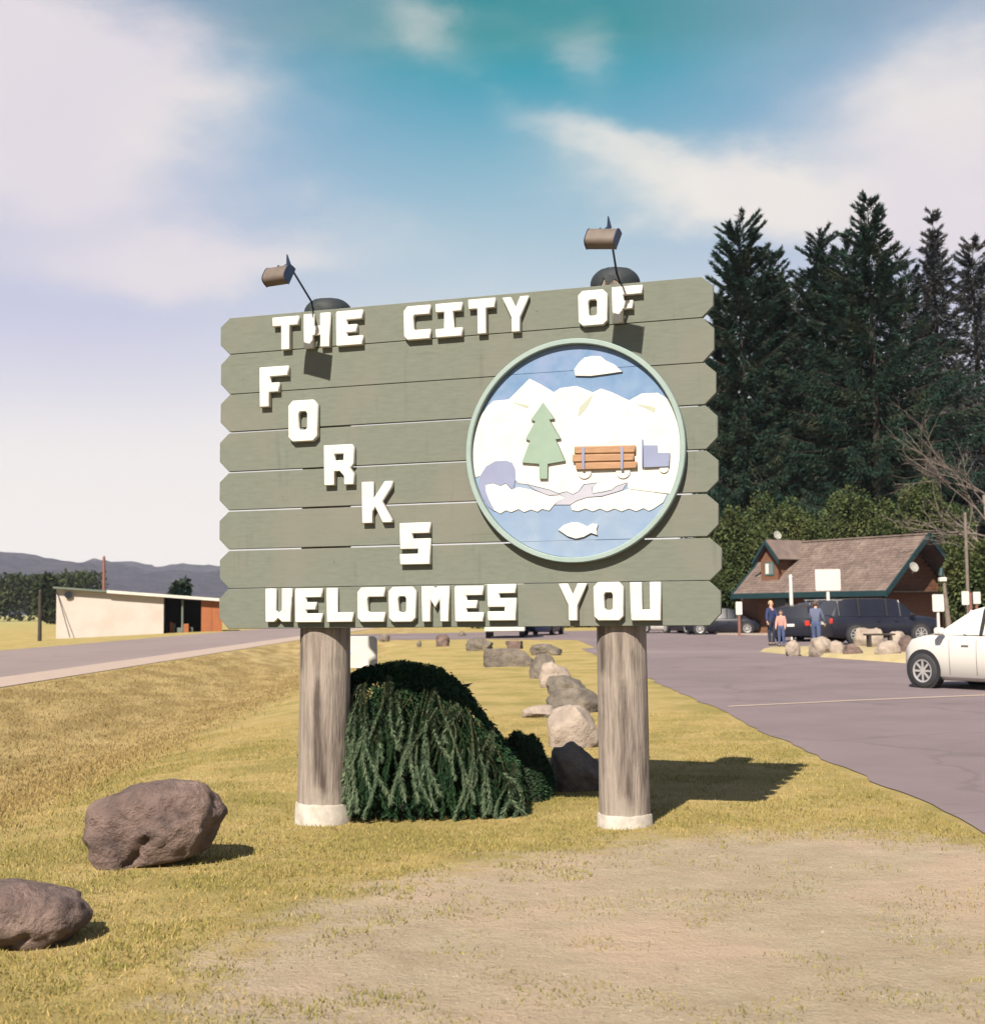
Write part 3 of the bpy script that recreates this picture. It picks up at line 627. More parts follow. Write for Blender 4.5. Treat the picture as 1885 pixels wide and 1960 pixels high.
B(797, 807, 1226, 1237, 'rockg', 48, 'tiny grey stone left of the dark brown rock', dep=.8, sub=3)
B(877, 892, 1208, 1218, 'rockg', 49, 'tiny pale grey rock behind the peaked grey rock', dep=.8, sub=3)
bz = .04
B(1501, 1531, 1225, 1254, 'rockp', 51, 'pale rock at the left tip of the planting bed, near the two people', z=bz)
B(1549, 1600, 1218, 1256, 'rockp', 53, 'white topped rock in the bed below the rear of the black SUV', z=bz)
B(1585, 1622, 1226, 1256, 'rockp', 57, 'pinkish rock just right of the white topped rock', z=bz)
B(1613, 1652, 1232, 1258, 'rock', 59, 'low brown rock under the largest pale boulder of the bed', z=bz)
B(1632, 1692, 1201, 1246, 'rockp', 61, 'largest pale round boulder, in front of the rear wheel of the black SUV', z=bz)
B(1672, 1724, 1226, 1260, 'rockp', 63, 'wide pale rock in the bed under the dark bench', z=bz)
B(1697, 1734, 1208, 1236, 'rockp', 65, 'pale rock behind the bench, below the black SUV door', z=bz)
B(1716, 1752, 1216, 1258, 'rock', 67, 'brownish rock in the bed beside the front of the white car', z=bz)

# small white panel sign behind the shrub
ps = empty('panel_sign', (at(690, 1300, 13.2).x, 13.2, 0), 'small white rounded panel sign behind the left log post', 'sign')
def rrect(x0, x1, z0, z1, r, n=5):
    o = []
    for cx, cz, a0 in ((x1-r, z1-r, 0), (x0+r, z1-r, 90), (x0+r, z0+r, 180), (x1-r, z0+r, 270)):
        o += [(cx+r*math.cos(R(a0+90*k/n)), cz+r*math.sin(R(a0+90*k/n))) for k in range(n+1)]
    return o
zt_, zb_ = at(690, 1218, 13.2).z, at(690, 1279, 13.2).z
outline('panel', [rrect(-.18, .17, zb_, zt_, .05)], .02, M['white'], ps, y=0, bev=.003)
bm = bmesh.new(); box(bm, -.04, .04, .004, .06, -.05, zt_-.05); bm_obj('post', bm, M['wood'], ps)
M['blueprint'] = mat('pale_blue_print', (0.369, 0.476, 0.64), rough=.6)
outline('blue_mark', [[(-.16, zb_+.12), (-.10, zb_+.14), (-.08, zb_+.17), (-.12, zb_+.19), (-.16, zb_+.18)]], .003, M['blueprint'], ps, y=-.0201, bev=.0005)

# ------------------------------------------------------------------ weeping evergreen under the sign
rg = random.Random(11)
shr = empty('weeping_evergreen', (-.48, 11.25, -.07), 'dark weeping evergreen shrub with hanging fronds between the two log posts', 'shrub')
def shr_top(x):   # local x -> height of the mound
    return float(np.interp(x, [-.95, -.6, -.3, .02, .22, .38, .49, .66, .74], [1.02, 1.17, 1.21, 1.15, .99, .77, .62, .38, .15]))
def shr_y(x, z):  # front surface
    h = shr_top(x); f = min(1, z/max(h, .01)); s_ = math.sqrt(max(0, 1-f**2.6))
    return -(.16+.56*s_)*math.sqrt(max(.1, 1-(x/1.02)**4))
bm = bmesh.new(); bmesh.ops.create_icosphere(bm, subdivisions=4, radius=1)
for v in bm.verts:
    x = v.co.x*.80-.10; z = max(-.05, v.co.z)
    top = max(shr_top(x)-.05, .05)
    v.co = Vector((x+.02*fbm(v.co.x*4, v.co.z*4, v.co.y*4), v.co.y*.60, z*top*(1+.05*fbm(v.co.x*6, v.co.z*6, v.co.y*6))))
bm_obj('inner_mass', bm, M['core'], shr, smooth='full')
bm = bmesh.new(); tube(bm, [(0, 0, -.05), (.03, 0, .5), (-.05, 0, 1.0)], [.06, .045, .02], 8); bm_obj('trunk', bm, M['bark'], shr)
def frond_mesh(pts, wid, nleaf, fat=.22):
    """a hanging stem dressed with short needles"""
    V, Fc = [], []
    n = len(pts)
    for s_ in range(nleaf):
        f = s_/nleaf*(n-1); i = int(f); p = pts[i].lerp(pts[min(i+1, n-1)], f-i)
        d = (pts[min(i+1, n-1)]-pts[i]).normalized()
        side = Vector((rg.uniform(-1, 1), rg.uniform(-1, .6), rg.uniform(-.4, .5)))
        side = (side-d*side.dot(d)).normalized()
        tip = p+side*wid*rg.uniform(.6, 1.3)+d*wid*rg.uniform(.4, 1.3)
        q = d.cross(side)*wid*fat
        b_ = len(V); V += [tuple(p-q), tuple(p+q), tuple(tip)]; Fc.append((b_, b_+1, b_+2))
    return V, Fc
for i in range(150):
    x = rg.uniform(-.80, .66)
    big_ = i < 46
    h = shr_top(x)
    if h < .2: continue
    z0 = h*rg.uniform(.5, .98) if not big_ else h*rg.uniform(.55, .95)
    ln = min(z0-.02, rg.uniform(.16, .8))
    pts = []; kx = rg.uniform(-.42, .42)+.18*max(0, x-.3); ph = rg.uniform(0, 6)
    for k in range(9):
        f = k/8; z = z0-ln*f+.05*math.sin(f*3)*(1-f)
        xx = x+kx*ln*f+.045*math.sin(ph+f*4)
        pts.append(Vector((xx, shr_y(min(.95, max(-.95, xx)), z)-(.07 if big_ else .02)-.05*math.sin(f*math.pi)-.012*rg.random(), z)))
    pr = shr
    bm = bmesh.new(); tube(bm, pts, [.008*(1-k/10) for k in range(9)], 5)
    me = bpy.data.meshes.new('branch'); bm.to_mesh(me); bm.free()
    V1 = [tuple(v.co) for v in me.vertices]; F1 = [tuple(p.vertices) for p in me.polygons]; bpy.data.meshes.remove(me)
    V2, F2 = frond_mesh(pts, rg.uniform(.022, .036) if big_ else .028, int(ln*(900 if big_ else 500)))
    me = bpy.data.meshes.new('branch'); off = len(V1)
    me.from_pydata(V1+V2, [], F1+[tuple(a_+off for a_ in f) for f in F2])
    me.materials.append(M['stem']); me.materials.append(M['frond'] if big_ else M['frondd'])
    me.polygons.foreach_set('material_index', [0]*len(F1)+[1]*len(F2))
    link('branch', me, None, shr)
V, Fc = [], []
for i in range(26000):
    x = rg.uniform(-.90, .68); h = shr_top(x); z = h*rg.random()**.8
    if rg.random() < .3: z = h*rg.uniform(.9, 1.02)
    yy = shr_y(x, min(z, h))*rg.choice((1, 1, 1, -.9))*rg.uniform(.82, 1.0)
    if z > .9*h: yy *= rg.uniform(-1, 1)
    p = Vector((x+rg.gauss(0, .012), yy, z+.012)); d = Vector((rg.uniform(-.5, .5), rg.uniform(-.7, .2), rg.uniform(-1, .1))).normalized(); s_ = rg.uniform(.02, .042)*(1 if rg.random() < .9 else 2.2)
    q = d.orthogonal().normalized()*s_*.22; b_ = len(V); V += [tuple(p-q), tuple(p+q), tuple(p+d*s_)]; Fc.append((b_, b_+1, b_+2))
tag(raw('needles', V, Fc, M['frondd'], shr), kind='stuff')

# low dark companion shrub
s2 = empty('low_shrub', (.225, 11.45, -.05), 'low dark rounded shrub at the right foot of the weeping evergreen', 'shrub')
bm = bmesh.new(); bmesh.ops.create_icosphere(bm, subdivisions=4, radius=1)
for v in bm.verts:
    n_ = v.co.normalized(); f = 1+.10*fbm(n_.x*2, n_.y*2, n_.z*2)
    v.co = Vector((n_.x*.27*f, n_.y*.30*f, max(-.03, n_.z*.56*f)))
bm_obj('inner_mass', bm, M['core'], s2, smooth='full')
V, Fc = [], []
for i in range(9000):
    n_ = Vector((rg.gauss(0, 1), rg.gauss(0, 1), abs(rg.gauss(0, 1)))).normalized(); f = 1+.10*fbm(n_.x*2, n_.y*2, n_.z*2)
    p = Vector((n_.x*.27*f, n_.y*.30*f, n_.z*.56*f))*rg.uniform(.95, 1.03); d = (n_+Vector((rg.uniform(-1, 1), rg.uniform(-1, 1), rg.uniform(-1, .6)))).normalized(); s_ = rg.uniform(.018, .035)
    q = d.orthogonal().normalized()*s_*.25; b_ = len(V); V += [tuple(p-q), tuple(p+q), tuple(p+d*s_)]; Fc.append((b_, b_+1, b_+2))
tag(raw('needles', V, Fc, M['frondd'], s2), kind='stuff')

# ------------------------------------------------------------------ trees
def leaf_faces(P, D, L, Wd):
    """numpy: triangles+ quads (4 verts) leaf at P pointing D, length L, width Wd"""
    P = np.array(P, dtype=np.float32); D = np.array(D, dtype=np.float32); L = np.array(L, dtype=np.float32)[:, None]; Wd = np.array(Wd, dtype=np.float32)[:, None]
    D /= np.linalg.norm(D, axis=1, keepdims=True)+1e-9
    rs = np.random.RandomState(len(P)); A = rs.normal(size=P.shape).astype(np.float32); Sd = np.cross(D, A); Sd /= np.linalg.norm(Sd, axis=1, keepdims=True)+1e-9
    v0 = P; v1 = P+D*L*.45+Sd*Wd*.5; v2 = P+D*L; v3 = P+D*L*.45-Sd*Wd*.5
    V = np.stack([v0, v1, v2, v3], 1).reshape(-1, 3); Fc = np.arange(len(P)*4).reshape(-1, 4)
    return V, Fc
def conifer(px, ytop, Y, halfpx, label, seed, m='needle', sparse=1.0, group='tall dark conifers behind the brown roofed building', name='spruce_tree', ragged=1.0, shape=.75, up=0.1, dens=1.0):
    rg = random.Random(seed)
    base = at(px, 1160, Y); H = at(px, ytop, Y).z; Rm = halfpx/F*Y
    root = empty(name, (base.x, Y, 0), label, 'tree', group)
    bm = bmesh.new(); tube(bm, [(0, 0, -.3), (.1, 0, H*.4), (-.05, 0, H*.8), (0, 0, H*.99)], [.42, .30, .10, .02], 9); bm_obj('trunk', bm, M['bark'], root, smooth='full')
    P, D, L, Wd = [], [], [], []
    bmb = bmesh.new()
    z = H*.07
    while z < H*.985:
        f = z/H; step = H*(.034 if f < .75 else .021)/sparse
        nb = 7 if f < .6 else 6
        a0 = rg.uniform(0, 6.28)
        for k in range(nb):
            prof = (1-f)**shape*min(1, .6+f*3)
            Lb = Rm*prof*(rg.uniform(.55, 1.0) if rg.random() < .7 or f > .85 else rg.uniform(1.0, 1.25)) + .35
            a = a0+6.283*k/nb+rg.uniform(-.4, .4)
            dr = Vector((math.cos(a), math.sin(a), 0)); sd = Vector((-dr.y, dr.x, 0))
            droop = rg.uniform(.25, .55)*(1-f)**.7; rise = up+(.12+.62*f**2.2)*rg.uniform(.6, 1.35)
            zz0 = z+rg.uniform(-.5, .5)
            pts = []
            for s_ in range(7):
                u = s_/6; pts.append(Vector((dr.x*Lb*u, dr.y*Lb*u, zz0+Lb*(rise*u-droop*u*1.9+droop*1.15*u*u))))
            tube(bmb, pts[::2], [.07*(1-f)+.02, .05*(1-f)+.015, .03, .01], 4, cap=False)
            n_ = int(Lb*(80 if f < .8 else 75)*dens)+10
            curt = min(1.5, .30*Lb)*(1-f)+.1
            for q in range(n_):
                u = .12+.88*(rg.random()**.7); i = min(5, int(u*6)); p = pts[i].lerp(pts[i+1], u*6-i)
                wd = (1.05-u)*Lb*.17+.06; off = rg.gauss(0, .5)*wd
                hang = rg.random()**2.6*curt
                p = p+sd*off+Vector((0, 0, -abs(off)*.35-hang))
                dv = dr*rg.uniform(.1, .9)+sd*(off/wd)*.5+Vector((0, 0, -rg.uniform(.2, 1.6)*(1-f)+.5*f))
                P.append(p[:]); D.append(dv[:]); L.append(rg.uniform(.22, .50)); Wd.append(rg.uniform(.045, .10))
        z += step
    bm_obj('limbs', bmb, M['bark'], root)
    # shaded inner foliage close to the trunk
    for q in range(int(3500*sparse)):
        f = rg.random()*.94; r_ = Rm*(1-f)**shape*rg.uniform(.05, .35); a = rg.uniform(0, 6.28)
        P.append((r_*math.cos(a), r_*math.sin(a), H*(.04+f*.95))); D.append((math.cos(a), math.sin(a), rg.uniform(-1.4, .1))); L.append(rg.uniform(.5, .9)); Wd.append(rg.uniform(.08, .16))
    V, Fc = leaf_faces(P, D, L, Wd)
    raw('crown', V, Fc, M[m], root)
    return root
conifer(1432, 430, 96, 112, 'bushy dark spruce with rounded ragged top, nearest to the sign board', 1, shape=.36, sparse=1.25, up=.3, dens=1.2)
conifer(1490, 476, 98, 85, 'short topped spruce leaning against the rounded ragged one', 16, shape=.42, up=.25, sparse=1.1)
conifer(1590, 455, 99, 170, 'dark spruce with thin sparse top between the rounded and the tallest one', 2, shape=.58, up=.2, sparse=1.1)
conifer(1686, 376, 94, 330, 'tallest dark spruce with pointed spire and long drooping arms', 3, shape=.92, sparse=1.2, dens=1.1)
conifer(1642, 470, 104, 210, 'spruce half hidden just left of the tallest spire', 12, shape=.6)
conifer(1812, 394, 101, 260, 'thin topped bluish spruce right of the tallest one', 4, m='needle2', shape=1.25)
conifer(1888, 452, 103, 230, 'hazy bluish spruce cut by the right edge', 5, m='needle2', shape=.8)
conifer(1535, 548, 106, 230, 'dark spruce filling in behind the rounded ragged one', 6, shape=.6)
conifer(1752, 515, 108, 240, 'broad dark spruce behind the gap right of the tallest', 13, shape=.6)
conifer(1392, 560, 101, 70, 'narrow dark spruce hidden mostly by the sign edge', 14, shape=.5)

def broadleaf(x, y, z0, rx, ry, rz, n, label, seed, m='leaf', ls=.22, name='alder_tree', group='leafy trees behind the brown roofed building', trunk='bark', cat='tree', lumps=26, ground=0.0):
    rg = random.Random(seed); root = empty(name, (x, y, ground), label, cat, group)
    bm = bmesh.new(); tube(bm, [(0, 0, -.2), (.1, 0, z0*.6), (0, .1, z0+rz*.4)], [max(.05, rz*.05), rz*.035, rz*.01], 7)
    lum = []
    for i in range(lumps):
        d = Vector((rg.gauss(0, 1), rg.gauss(0, 1), rg.gauss(0, .8))).normalized()*rg.uniform(.35, .85)
        c_ = Vector((d.x*rx, d.y*ry, z0+d.z*rz)); lum.append((c_, rg.uniform(.2, .38)))
        if i < 8: tube(bm, [(0, 0, max(.1, z0-rz*.6)), c_*.5+Vector((0, 0, z0*.4)), c_], [rz*.02, rz*.012, rz*.004], 5)
    bm_obj('trunk', bm, M[trunk], root, smooth='full')
    P, D, L, Wd = [], [], [], []
    for i in range(n):
        c_, r_ = lum[rg.randrange(lumps)]; d = Vector((rg.gauss(0, 1), rg.gauss(0, 1), rg.gauss(0, 1))).normalized(); k = rg.uniform(.6, 1.08)*r_
        p = c_+Vector((d.x*rx*k, d.y*ry*k, d.z*rz*k))
        if p.z < .1: continue
        P.append(p[:]); D.append((d+Vector((rg.uniform(-1, 1), rg.uniform(-1, 1), rg.uniform(-1, .3))))[:]); L.append(ls*rg.uniform(.6, 1.3)); Wd.append(ls*rg.uniform(.4, .8))
    V, Fc = leaf_faces(P, D, L, Wd); raw('crown', V, Fc, M[m], root)
    return root
def bl(px, ytop, Y, half, label, seed, n=9000, **kw):
    n = int(n*2.8)
    H = at(px, ytop, Y).z; x = at(px, 1160, Y).x; rx = half/F*Y
    return broadleaf(x, Y, H*.52, rx, rx*.8, H*.56, n, label, seed, **kw)
bl(1400, 990, 84, 75, 'yellow green leafy tree showing between the sign edge and the dormer', 21)
bl(1490, 945, 88, 85, 'leafy tree behind the dormer, below the rounded spruce', 22)
bl(1590, 935, 87, 100, 'wide leafy tree behind the middle of the brown roof', 23, n=11000)
bl(1700, 945, 86, 95, 'leafy tree behind the right end of the brown roof', 24, n=10000)
bl(1810, 900, 84, 90, 'leafy tree right of the roof peak', 25, n=9000)
bl(1385, 1080, 80, 40, 'low leafy bush beside the left end of the building', 26, n=4000)
bl(1878, 1040, 60, 70, 'olive leafy tree at the right edge behind the pale pole', 28, n=5000, m='leaf')

# bare pale tree at the right edge
def bare_tree(px, ytop, Y, label, seed):
    rg = random.Random(seed); H = at(px, ytop, Y).z; x = at(px, 1160, Y).x
    root = empty('bare_tree', (x, Y, 0), label, 'tree')
    bm = bmesh.new(); br = bmesh.new(); tube(bm, [(0, 0, -.2), (.15, 0, H*.35), (-.1, 0, H*.6)], [.2, .15, .11], 8)
    def grow(b, p, d, L, r, dep):
        pts = [p]
        for _ in range(4):
            d = (d+Vector((rg.uniform(-.22, .22), rg.uniform(-.22, .22), rg.uniform(-.12, .12)))).normalized(); pts.append(pts[-1]+d*L/4)
        tube(b, pts, [r, r*.85, r*.7, r*.5, r*.3], 5, cap=False)
        if dep:
            for _ in range(4 if dep > 1 else 3):
                k = rg.randint(1, 4); grow(b, pts[k], (d+Vector((rg.uniform(-.9, .9), rg.uniform(-.7, .7), rg.uniform(-.5, .7)))).normalized(), L*rg.uniform(.45, .7), r*.5, dep-1)
    for i in range(8):
        f = .3+.06*i; a = rg.uniform(0, 6.28) if i % 2 else rg.uniform(2.2, 4.2)
        grow(br, Vector((0, 0, H*min(f, .6))), Vector((math.cos(a), math.sin(a)*.5, rg.uniform(.1, 1.0))).normalized(), H*rg.uniform(.20, .32), .06, 3)
    bm_obj('trunk', bm, M['barkp'], root, smooth='full'); bm_obj('limbs', br, M['barkp'], root)
bare_tree(1896, 770, 66, 'bare grey tree with tangled pale twigs at the right edge', 5)

# trees on the left and far behind
V_, F_ = None, None
def wood_strip(name, x0, x1, y0, y1, h0, h1, n, ls, m, seed):
    rs = np.random.RandomState(seed); X = rs.uniform(x0, x1, n); Y = rs.uniform(y0, y1, n)
    hh = np.array([h0+(h1-h0)*(.5+.8*fbm(x*.035+seed, 0.5)) for x in X])
    Z = hh*rs.uniform(0, 1, n)**.6
    P = np.stack([X, Y, Z], 1); D = rs.normal(size=(n, 3)); D[:, 2] -= .3
    V, Fc = leaf_faces(P, D, ls*rs.uniform(.6, 1.4, n), ls*rs.uniform(.5, 1., n))
    o = raw(name, V, Fc, m); tag(o, kind='stuff'); return o
o = wood_strip('distant_woodland', -330, -118, 375, 400, 9, 15, 60000, 1.1, M['leafd'], 3); tag(o, 'far line of dark green trees beyond the field at left', 'woodland')
o = wood_strip('distant_hedge', -118, -20, 480, 500, 4, 7, 16000, 1.1, M['leafd'], 5); tag(o, 'low distant hedge beyond the shed and under the sign board', 'hedge')
o = wood_strip('roadside_hedge', -2, 12, 108, 112, 1.2, 2.4, 5000, .5, M['leaf'], 7); tag(o, 'green hedge beyond the parking lot seen under the sign', 'hedge')
bl(346, 1114, 150, 23, 'small round dark tree just behind the flat shed roof', 31, n=2500, m='needle', ls=.5, name='round_tree', group=None)
bl(90, 1108, 260, 26, 'dark tree crown at left of the shed, behind the wooden pole', 32, n=2500, m='leafd', ls=1.0, name='round_tree', group=None)
bl(920, 1185, 118, 22, 'small green tree left of the distant white truck', 33, n=1500, m='leaf', ls=.4, name='round_tree', group=None)

# ------------------------------------------------------------------ long flat roofed shed by the highway
M['cream'] = mat('cream_wall', (0.377, 0.34, 0.316), (0.353, 0.316, 0.291), .8, .85, .3, 8, c3=(0.344, 0.295, 0.262), s3=.4)
M['orange'] = mat('rust_orange_panel', (0.238, 0.0779, 0.0246), (0.205, 0.0656, 0.0246), 1.5, .7)
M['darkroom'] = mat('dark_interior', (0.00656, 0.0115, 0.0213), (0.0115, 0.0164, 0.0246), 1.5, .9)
M['grn_edge'] = mat('grey_green_metal', (.10, .12, .10), (.08, .10, .085), 1, .6)
M['pale_edge'] = mat('pale_grey_metal', (0.476, 0.459, 0.41), (0.41, 0.394, 0.361), 1, .6)
A2, B2 = Vector((at(107, 1222, 107).x, 107, 0)), Vector((at(425, 1207, 110).x, 110, 0))
A2 = A2*1.0; ax = (B2-A2).normalized(); shed = empty('shed', A2, 'long low cream shed with flat roof, dark open bay and orange panel by the road', 'shed', rz=math.atan2(ax.y, ax.x))
def on_wall(px, py, O, axv, k=0.0):
    n = Vector((-axv.y, axv.x, 0)); d = pxdir(px, py); o = O+n*k; t_ = (o-Vector((0, 0, CAMH))).dot(n)/d.dot(n); p = Vector((0, 0, CAMH))+d*t_
    return ((p-O).dot(axv), p.z)
def sh(px, py, k=0.0): return on_wall(px, py, A2, ax, k)
Ls = (B2-A2).length; h0 = sh(107, 1127)[1]; h1 = sh(425, 1150)[1]
def hh_(x): return h0+(h1-h0)*x/Ls
def wall_piece(name, x0, x1, m, y0=0., y1=.15, z0=-.6):
    bm = bmesh.new(); v = [bm.verts.new(p) for p in ((x0, y0, z0), (x1, y0, z0), (x1, y0, hh_(x1)), (x0, y0, hh_(x0)), (x0, y1, z0), (x1, y1, z0), (x1, y1, hh_(x1)), (x0, y1, hh_(x0)))]
    for f in ((0, 1, 2, 3), (5, 4, 7, 6), (0, 4, 5, 1), (3, 2, 6, 7), (0, 3, 7, 4), (1, 5, 6, 2)): bm.faces.new([v[i] for i in f])
    return bm_obj(name, bm, M[m], shed)
x313, x385 = sh(313, 1190)[0], sh(385, 1190)[0]
wall_piece('wall', 0, x313, 'cream')
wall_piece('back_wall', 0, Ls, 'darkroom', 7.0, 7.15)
wall_piece('partition', x313-.15, x313-.01, 'cream', .16, 6.98); wall_piece('partition', x385+.01, x385+.15, 'orange', .16, 6.98)
wall_piece('side_wall', 0.0, .15, 'cream', .16, 6.98); wall_piece('side_wall', Ls-.15, Ls, 'orange', .16, 6.98)
pw = (Ls-x385)/2
for i in range(2): wall_piece('orange_panel', x385+i*pw+.01, x385+(i+1)*pw-.01, 'orange')
# clutter in the open bay
for i in range(5):
    xx = rnd.uniform(x313+.2, x385-.6); bm = bmesh.new(); box(bm, xx, xx+rnd.uniform(.2, .45), 1.2+i*.2, 1.35+i*.2, -.2, rnd.uniform(.3, .9), bev=.03); bm_obj('stored_crate', bm, M['grn_edge' if i % 3 else 'orange'], shed)
bm = bmesh.new(); tube(bm, [((x313+x385)/2, .15, 0), ((x313+x385)/2, .15, hh_(x385)-.02)], .09, 8); bm_obj('bay_post', bm, M['grn_edge'], shed)
def roof_slab(name, xa, xb, th, m, yo, z=.0):
    bm = bmesh.new(); v = [bm.verts.new((x, y, hh_(x)+dz+z)) for x in (xa, xb) for y in (-yo, 7.6) for dz in (.003, th)]
    for f in ((0, 1, 3, 2), (4, 6, 7, 5), (0, 4, 5, 1), (2, 3, 7, 6), (0, 2, 6, 4), (1, 5, 7, 3)): bm.faces.new([v[i] for i in f])
    bmesh.ops.recalc_face_normals(bm, faces=bm.faces[:]); return bm_obj(name, bm, M[m], shed)
xm_ = sh(205, 1150)[0]
roof_slab('roof', -.25, Ls+.1, .16, 'grn_edge', .5)
roof_slab('roof_edge', xm_, Ls+.08, .24, 'pale_edge', .53, -.06)
bm = bmesh.new(); u_, v_ = sh(131, 1138); tube(bm, [(u_, -.02, v_), (u_, -.25, v_-.05)], [.24, .30], 12); bm_obj('wall_vent', bm, M['darkroom'], shed, smooth=40)
bm = bmesh.new(); a_, b_ = sh(110, 1135), sh(136, 1218); tube(bm, [(a_[0], -.03, a_[1]), (b_[0], -.9, b_[1]-.1)], .035, 5); bm_obj('guy_cable', bm, M['darkroom'], shed)
M['redmast'] = mat('rusty_mast_paint', (0.164, 0.0697, 0.0533), (0.131, 0.0574, 0.0451), 2, .7)
def pole(name, px0, py0, px1, py1, Y, r0, r1, m, label, cat='pole', z0=0.0, cross=False):
    b_ = at(px0, py0, Y); t_ = at(px1, py1, Y)
    o = empty(name, (b_.x, Y, z0), label, cat)
    bm = bmesh.new(); tube(bm, [(0, 0, -.3), (t_.x-b_.x, 0, t_.z-z0)], [r0, r1], 10); bm_obj('shaft', bm, M[m], o, smooth=40)
    bm = bmesh.new(); tube(bm, [(t_.x-b_.x, 0, t_.z-z0), (t_.x-b_.x, 0, t_.z-z0+r1*1.5)], [r1*1.15, r1*.6], 10); bm_obj('cap', bm, M[m], o, smooth=40)
    return o, (t_.x-b_.x, t_.z-z0)
pole('mast', 199, 1160, 199, 1068, 130, .17, .13, 'redmast', 'reddish mast rising behind the shed roof', 'mast')
pole('wooden_pole', 76, 1218, 77, 1133, 92, .14, .11, 'bark', 'short wooden pole in the field left of the shed')

# ------------------------------------------------------------------ lodge with brown shingle roof
M['shingle'] = mat('brown_shingle', (.128, .095, .082), (.095, .070, .062), 2.2, .9, .5, 14, c3=(.15, .115, .10), s3=.8, island=.14)
M['teal'] = mat('dark_teal_trim', (.003, .020, .024), (.004, .024, .03), 2, .55)
M['plank'] = mat('orange_brown_wall', (0.123, 0.0558, 0.0295), (0.0902, 0.041, 0.023), 3, .8, .3, 12, (1, 1, 3), island=.15)
M['glass'] = mat('window_glass', (0.082, 0.0984, 0.107), (0.115, 0.131, 0.139), 1, .08, spec=.6)
M['trimgreen'] = mat('window_frame_green', (0.041, 0.0984, 0.0984), rough=.6)
M['soil'] = mat('sidewalk_concrete', (0.246, 0.205, 0.164), (0.213, 0.172, 0.148), 1, .9)
LA = Vector((at(1403, 1137, 75).x, 75, 0)); LB = Vector((at(1697, 1130, 66).x, 66, 0)); lax = (LB-LA).normalized(); LL = (LB-LA).length; LW = 6.8; EZ, RZ = 2.30, 5.22
lodge = empty('lodge', LA, 'low lodge building with steep brown shingle roof, teal trim and a small dormer', 'building', rz=math.atan2(lax.y, lax.x))
def lw(px, py, k=0.0): return on_wall(px, py, LA, lax, k)
def prism(name, quad, th, m, parent=lodge, up=True):
    """thick sheet from four corner points"""
    q = [Vector(p) for p in quad]; n = (q[1]-q[0]).cross(q[3]-q[0]).normalized()*th
    bm = bmesh.new(); v = [bm.verts.new(p) for p in q]+[bm.verts.new(p-n) for p in q]
    for f in ((0, 1, 2, 3), (7, 6, 5, 4), (0, 4, 5, 1), (1, 5, 6, 2), (2, 6, 7, 3), (3, 7, 4, 0)): bm.faces.new([v[i] for i in f])
    bmesh.ops.recalc_face_normals(bm, faces=bm.faces[:]); return bm_obj(name, bm, M[m], parent)
hw = LW/2
rf = prism('roof', [(0, 0, EZ), (LL, 0, EZ), (LL, hw, RZ), (0, hw, RZ)], .10, 'shingle')
prism('roof', [(LL, LW, EZ), (0, LW, EZ), (0, hw, RZ), (LL, hw, RZ)], .10, 'shingle')
# shingle courses, a step each
V, Fc = [], []
rows_ = 22; rg = random.Random(3)
for j in range(rows_):
    x = .0
    while x < LL:
        wd = rg.uniform(.28, .5); x1 = min(LL, x+wd); f0, f1 = j/rows_, (j+1.12)/rows_
        if f1 > 1: f1 = 1
        lift = .035+rg.uniform(0, .018); b_ = len(V)
        for (xx, f, l_) in ((x+.008, f0, lift), (x1-.008, f0, lift), (x1-.008, f1, .012), (x+.008, f1, .012)): V.append((xx, hw*f-l_*.65, EZ+(RZ-EZ)*f+l_*.76))
        V.append((x+.008, hw*f0, EZ+(RZ-EZ)*f0+.002)); V.append((x1-.008, hw*f0, EZ+(RZ-EZ)*f0+.002))
        Fc += [(b_, b_+1, b_+2, b_+3), (b_+4, b_+5, b_+1, b_)]; x = x1
tag(raw('shingles', V, Fc, M['shingle'], rf), kind='stuff')
bm = bmesh.new(); box(bm, -.02, LL+.02, hw-.12, hw+.12, RZ+.0, RZ+.09, bev=.02); bm_obj('ridge_cap', bm, M['shingle'], rf)
# teal boards: eave fascia and barge boards
bm = bmesh.new(); box(bm, -.05, LL+.05, -.09, -.005, EZ-.26, EZ+.03); bm_obj('eave_board', bm, M['teal'], lodge)
for xx in (-.09, LL+.005):
    for s_ in (0, 1):
        y0, y1 = (-.12, hw) if s_ == 0 else (LW+.12, hw)
        bm = bmesh.new(); v = [bm.verts.new((x, y, z)) for x in (xx, xx+.085) for y, z in ((y0, EZ-.32), (y1, RZ-.22), (y1, RZ+.10), (y0, EZ+.02))]
        for f in ((0, 1, 2, 3), (7, 6, 5, 4), (0, 4, 5, 1), (1, 5, 6, 2), (2, 6, 7, 3), (3, 7, 4, 0)): bm.faces.new([v[i] for i in f])
        bmesh.ops.recalc_face_normals(bm, faces=bm.faces[:]); bm_obj('barge_board', bm, M['teal'], lodge)
# gable wall of planks, set back under the overhang
GX = LL-1.1
for i in range(24):
    z0, z1 = i*.2, i*.2+.192
    def wy(z): return 1.3 if z < EZ-.1 else max(.02, (z-EZ+.1)/(RZ-EZ)*hw+1.3*0+.25)
    ya, yb = max(1.3, wy(z1)), min(LW-.7, LW-wy(z1))
    if yb-ya < .15: continue
    bm = bmesh.new(); box(bm, GX-.05, GX+.03*(i % 2)*.2, ya, yb, z0, z1); bm_obj('plank', bm, M['plank'], lodge)
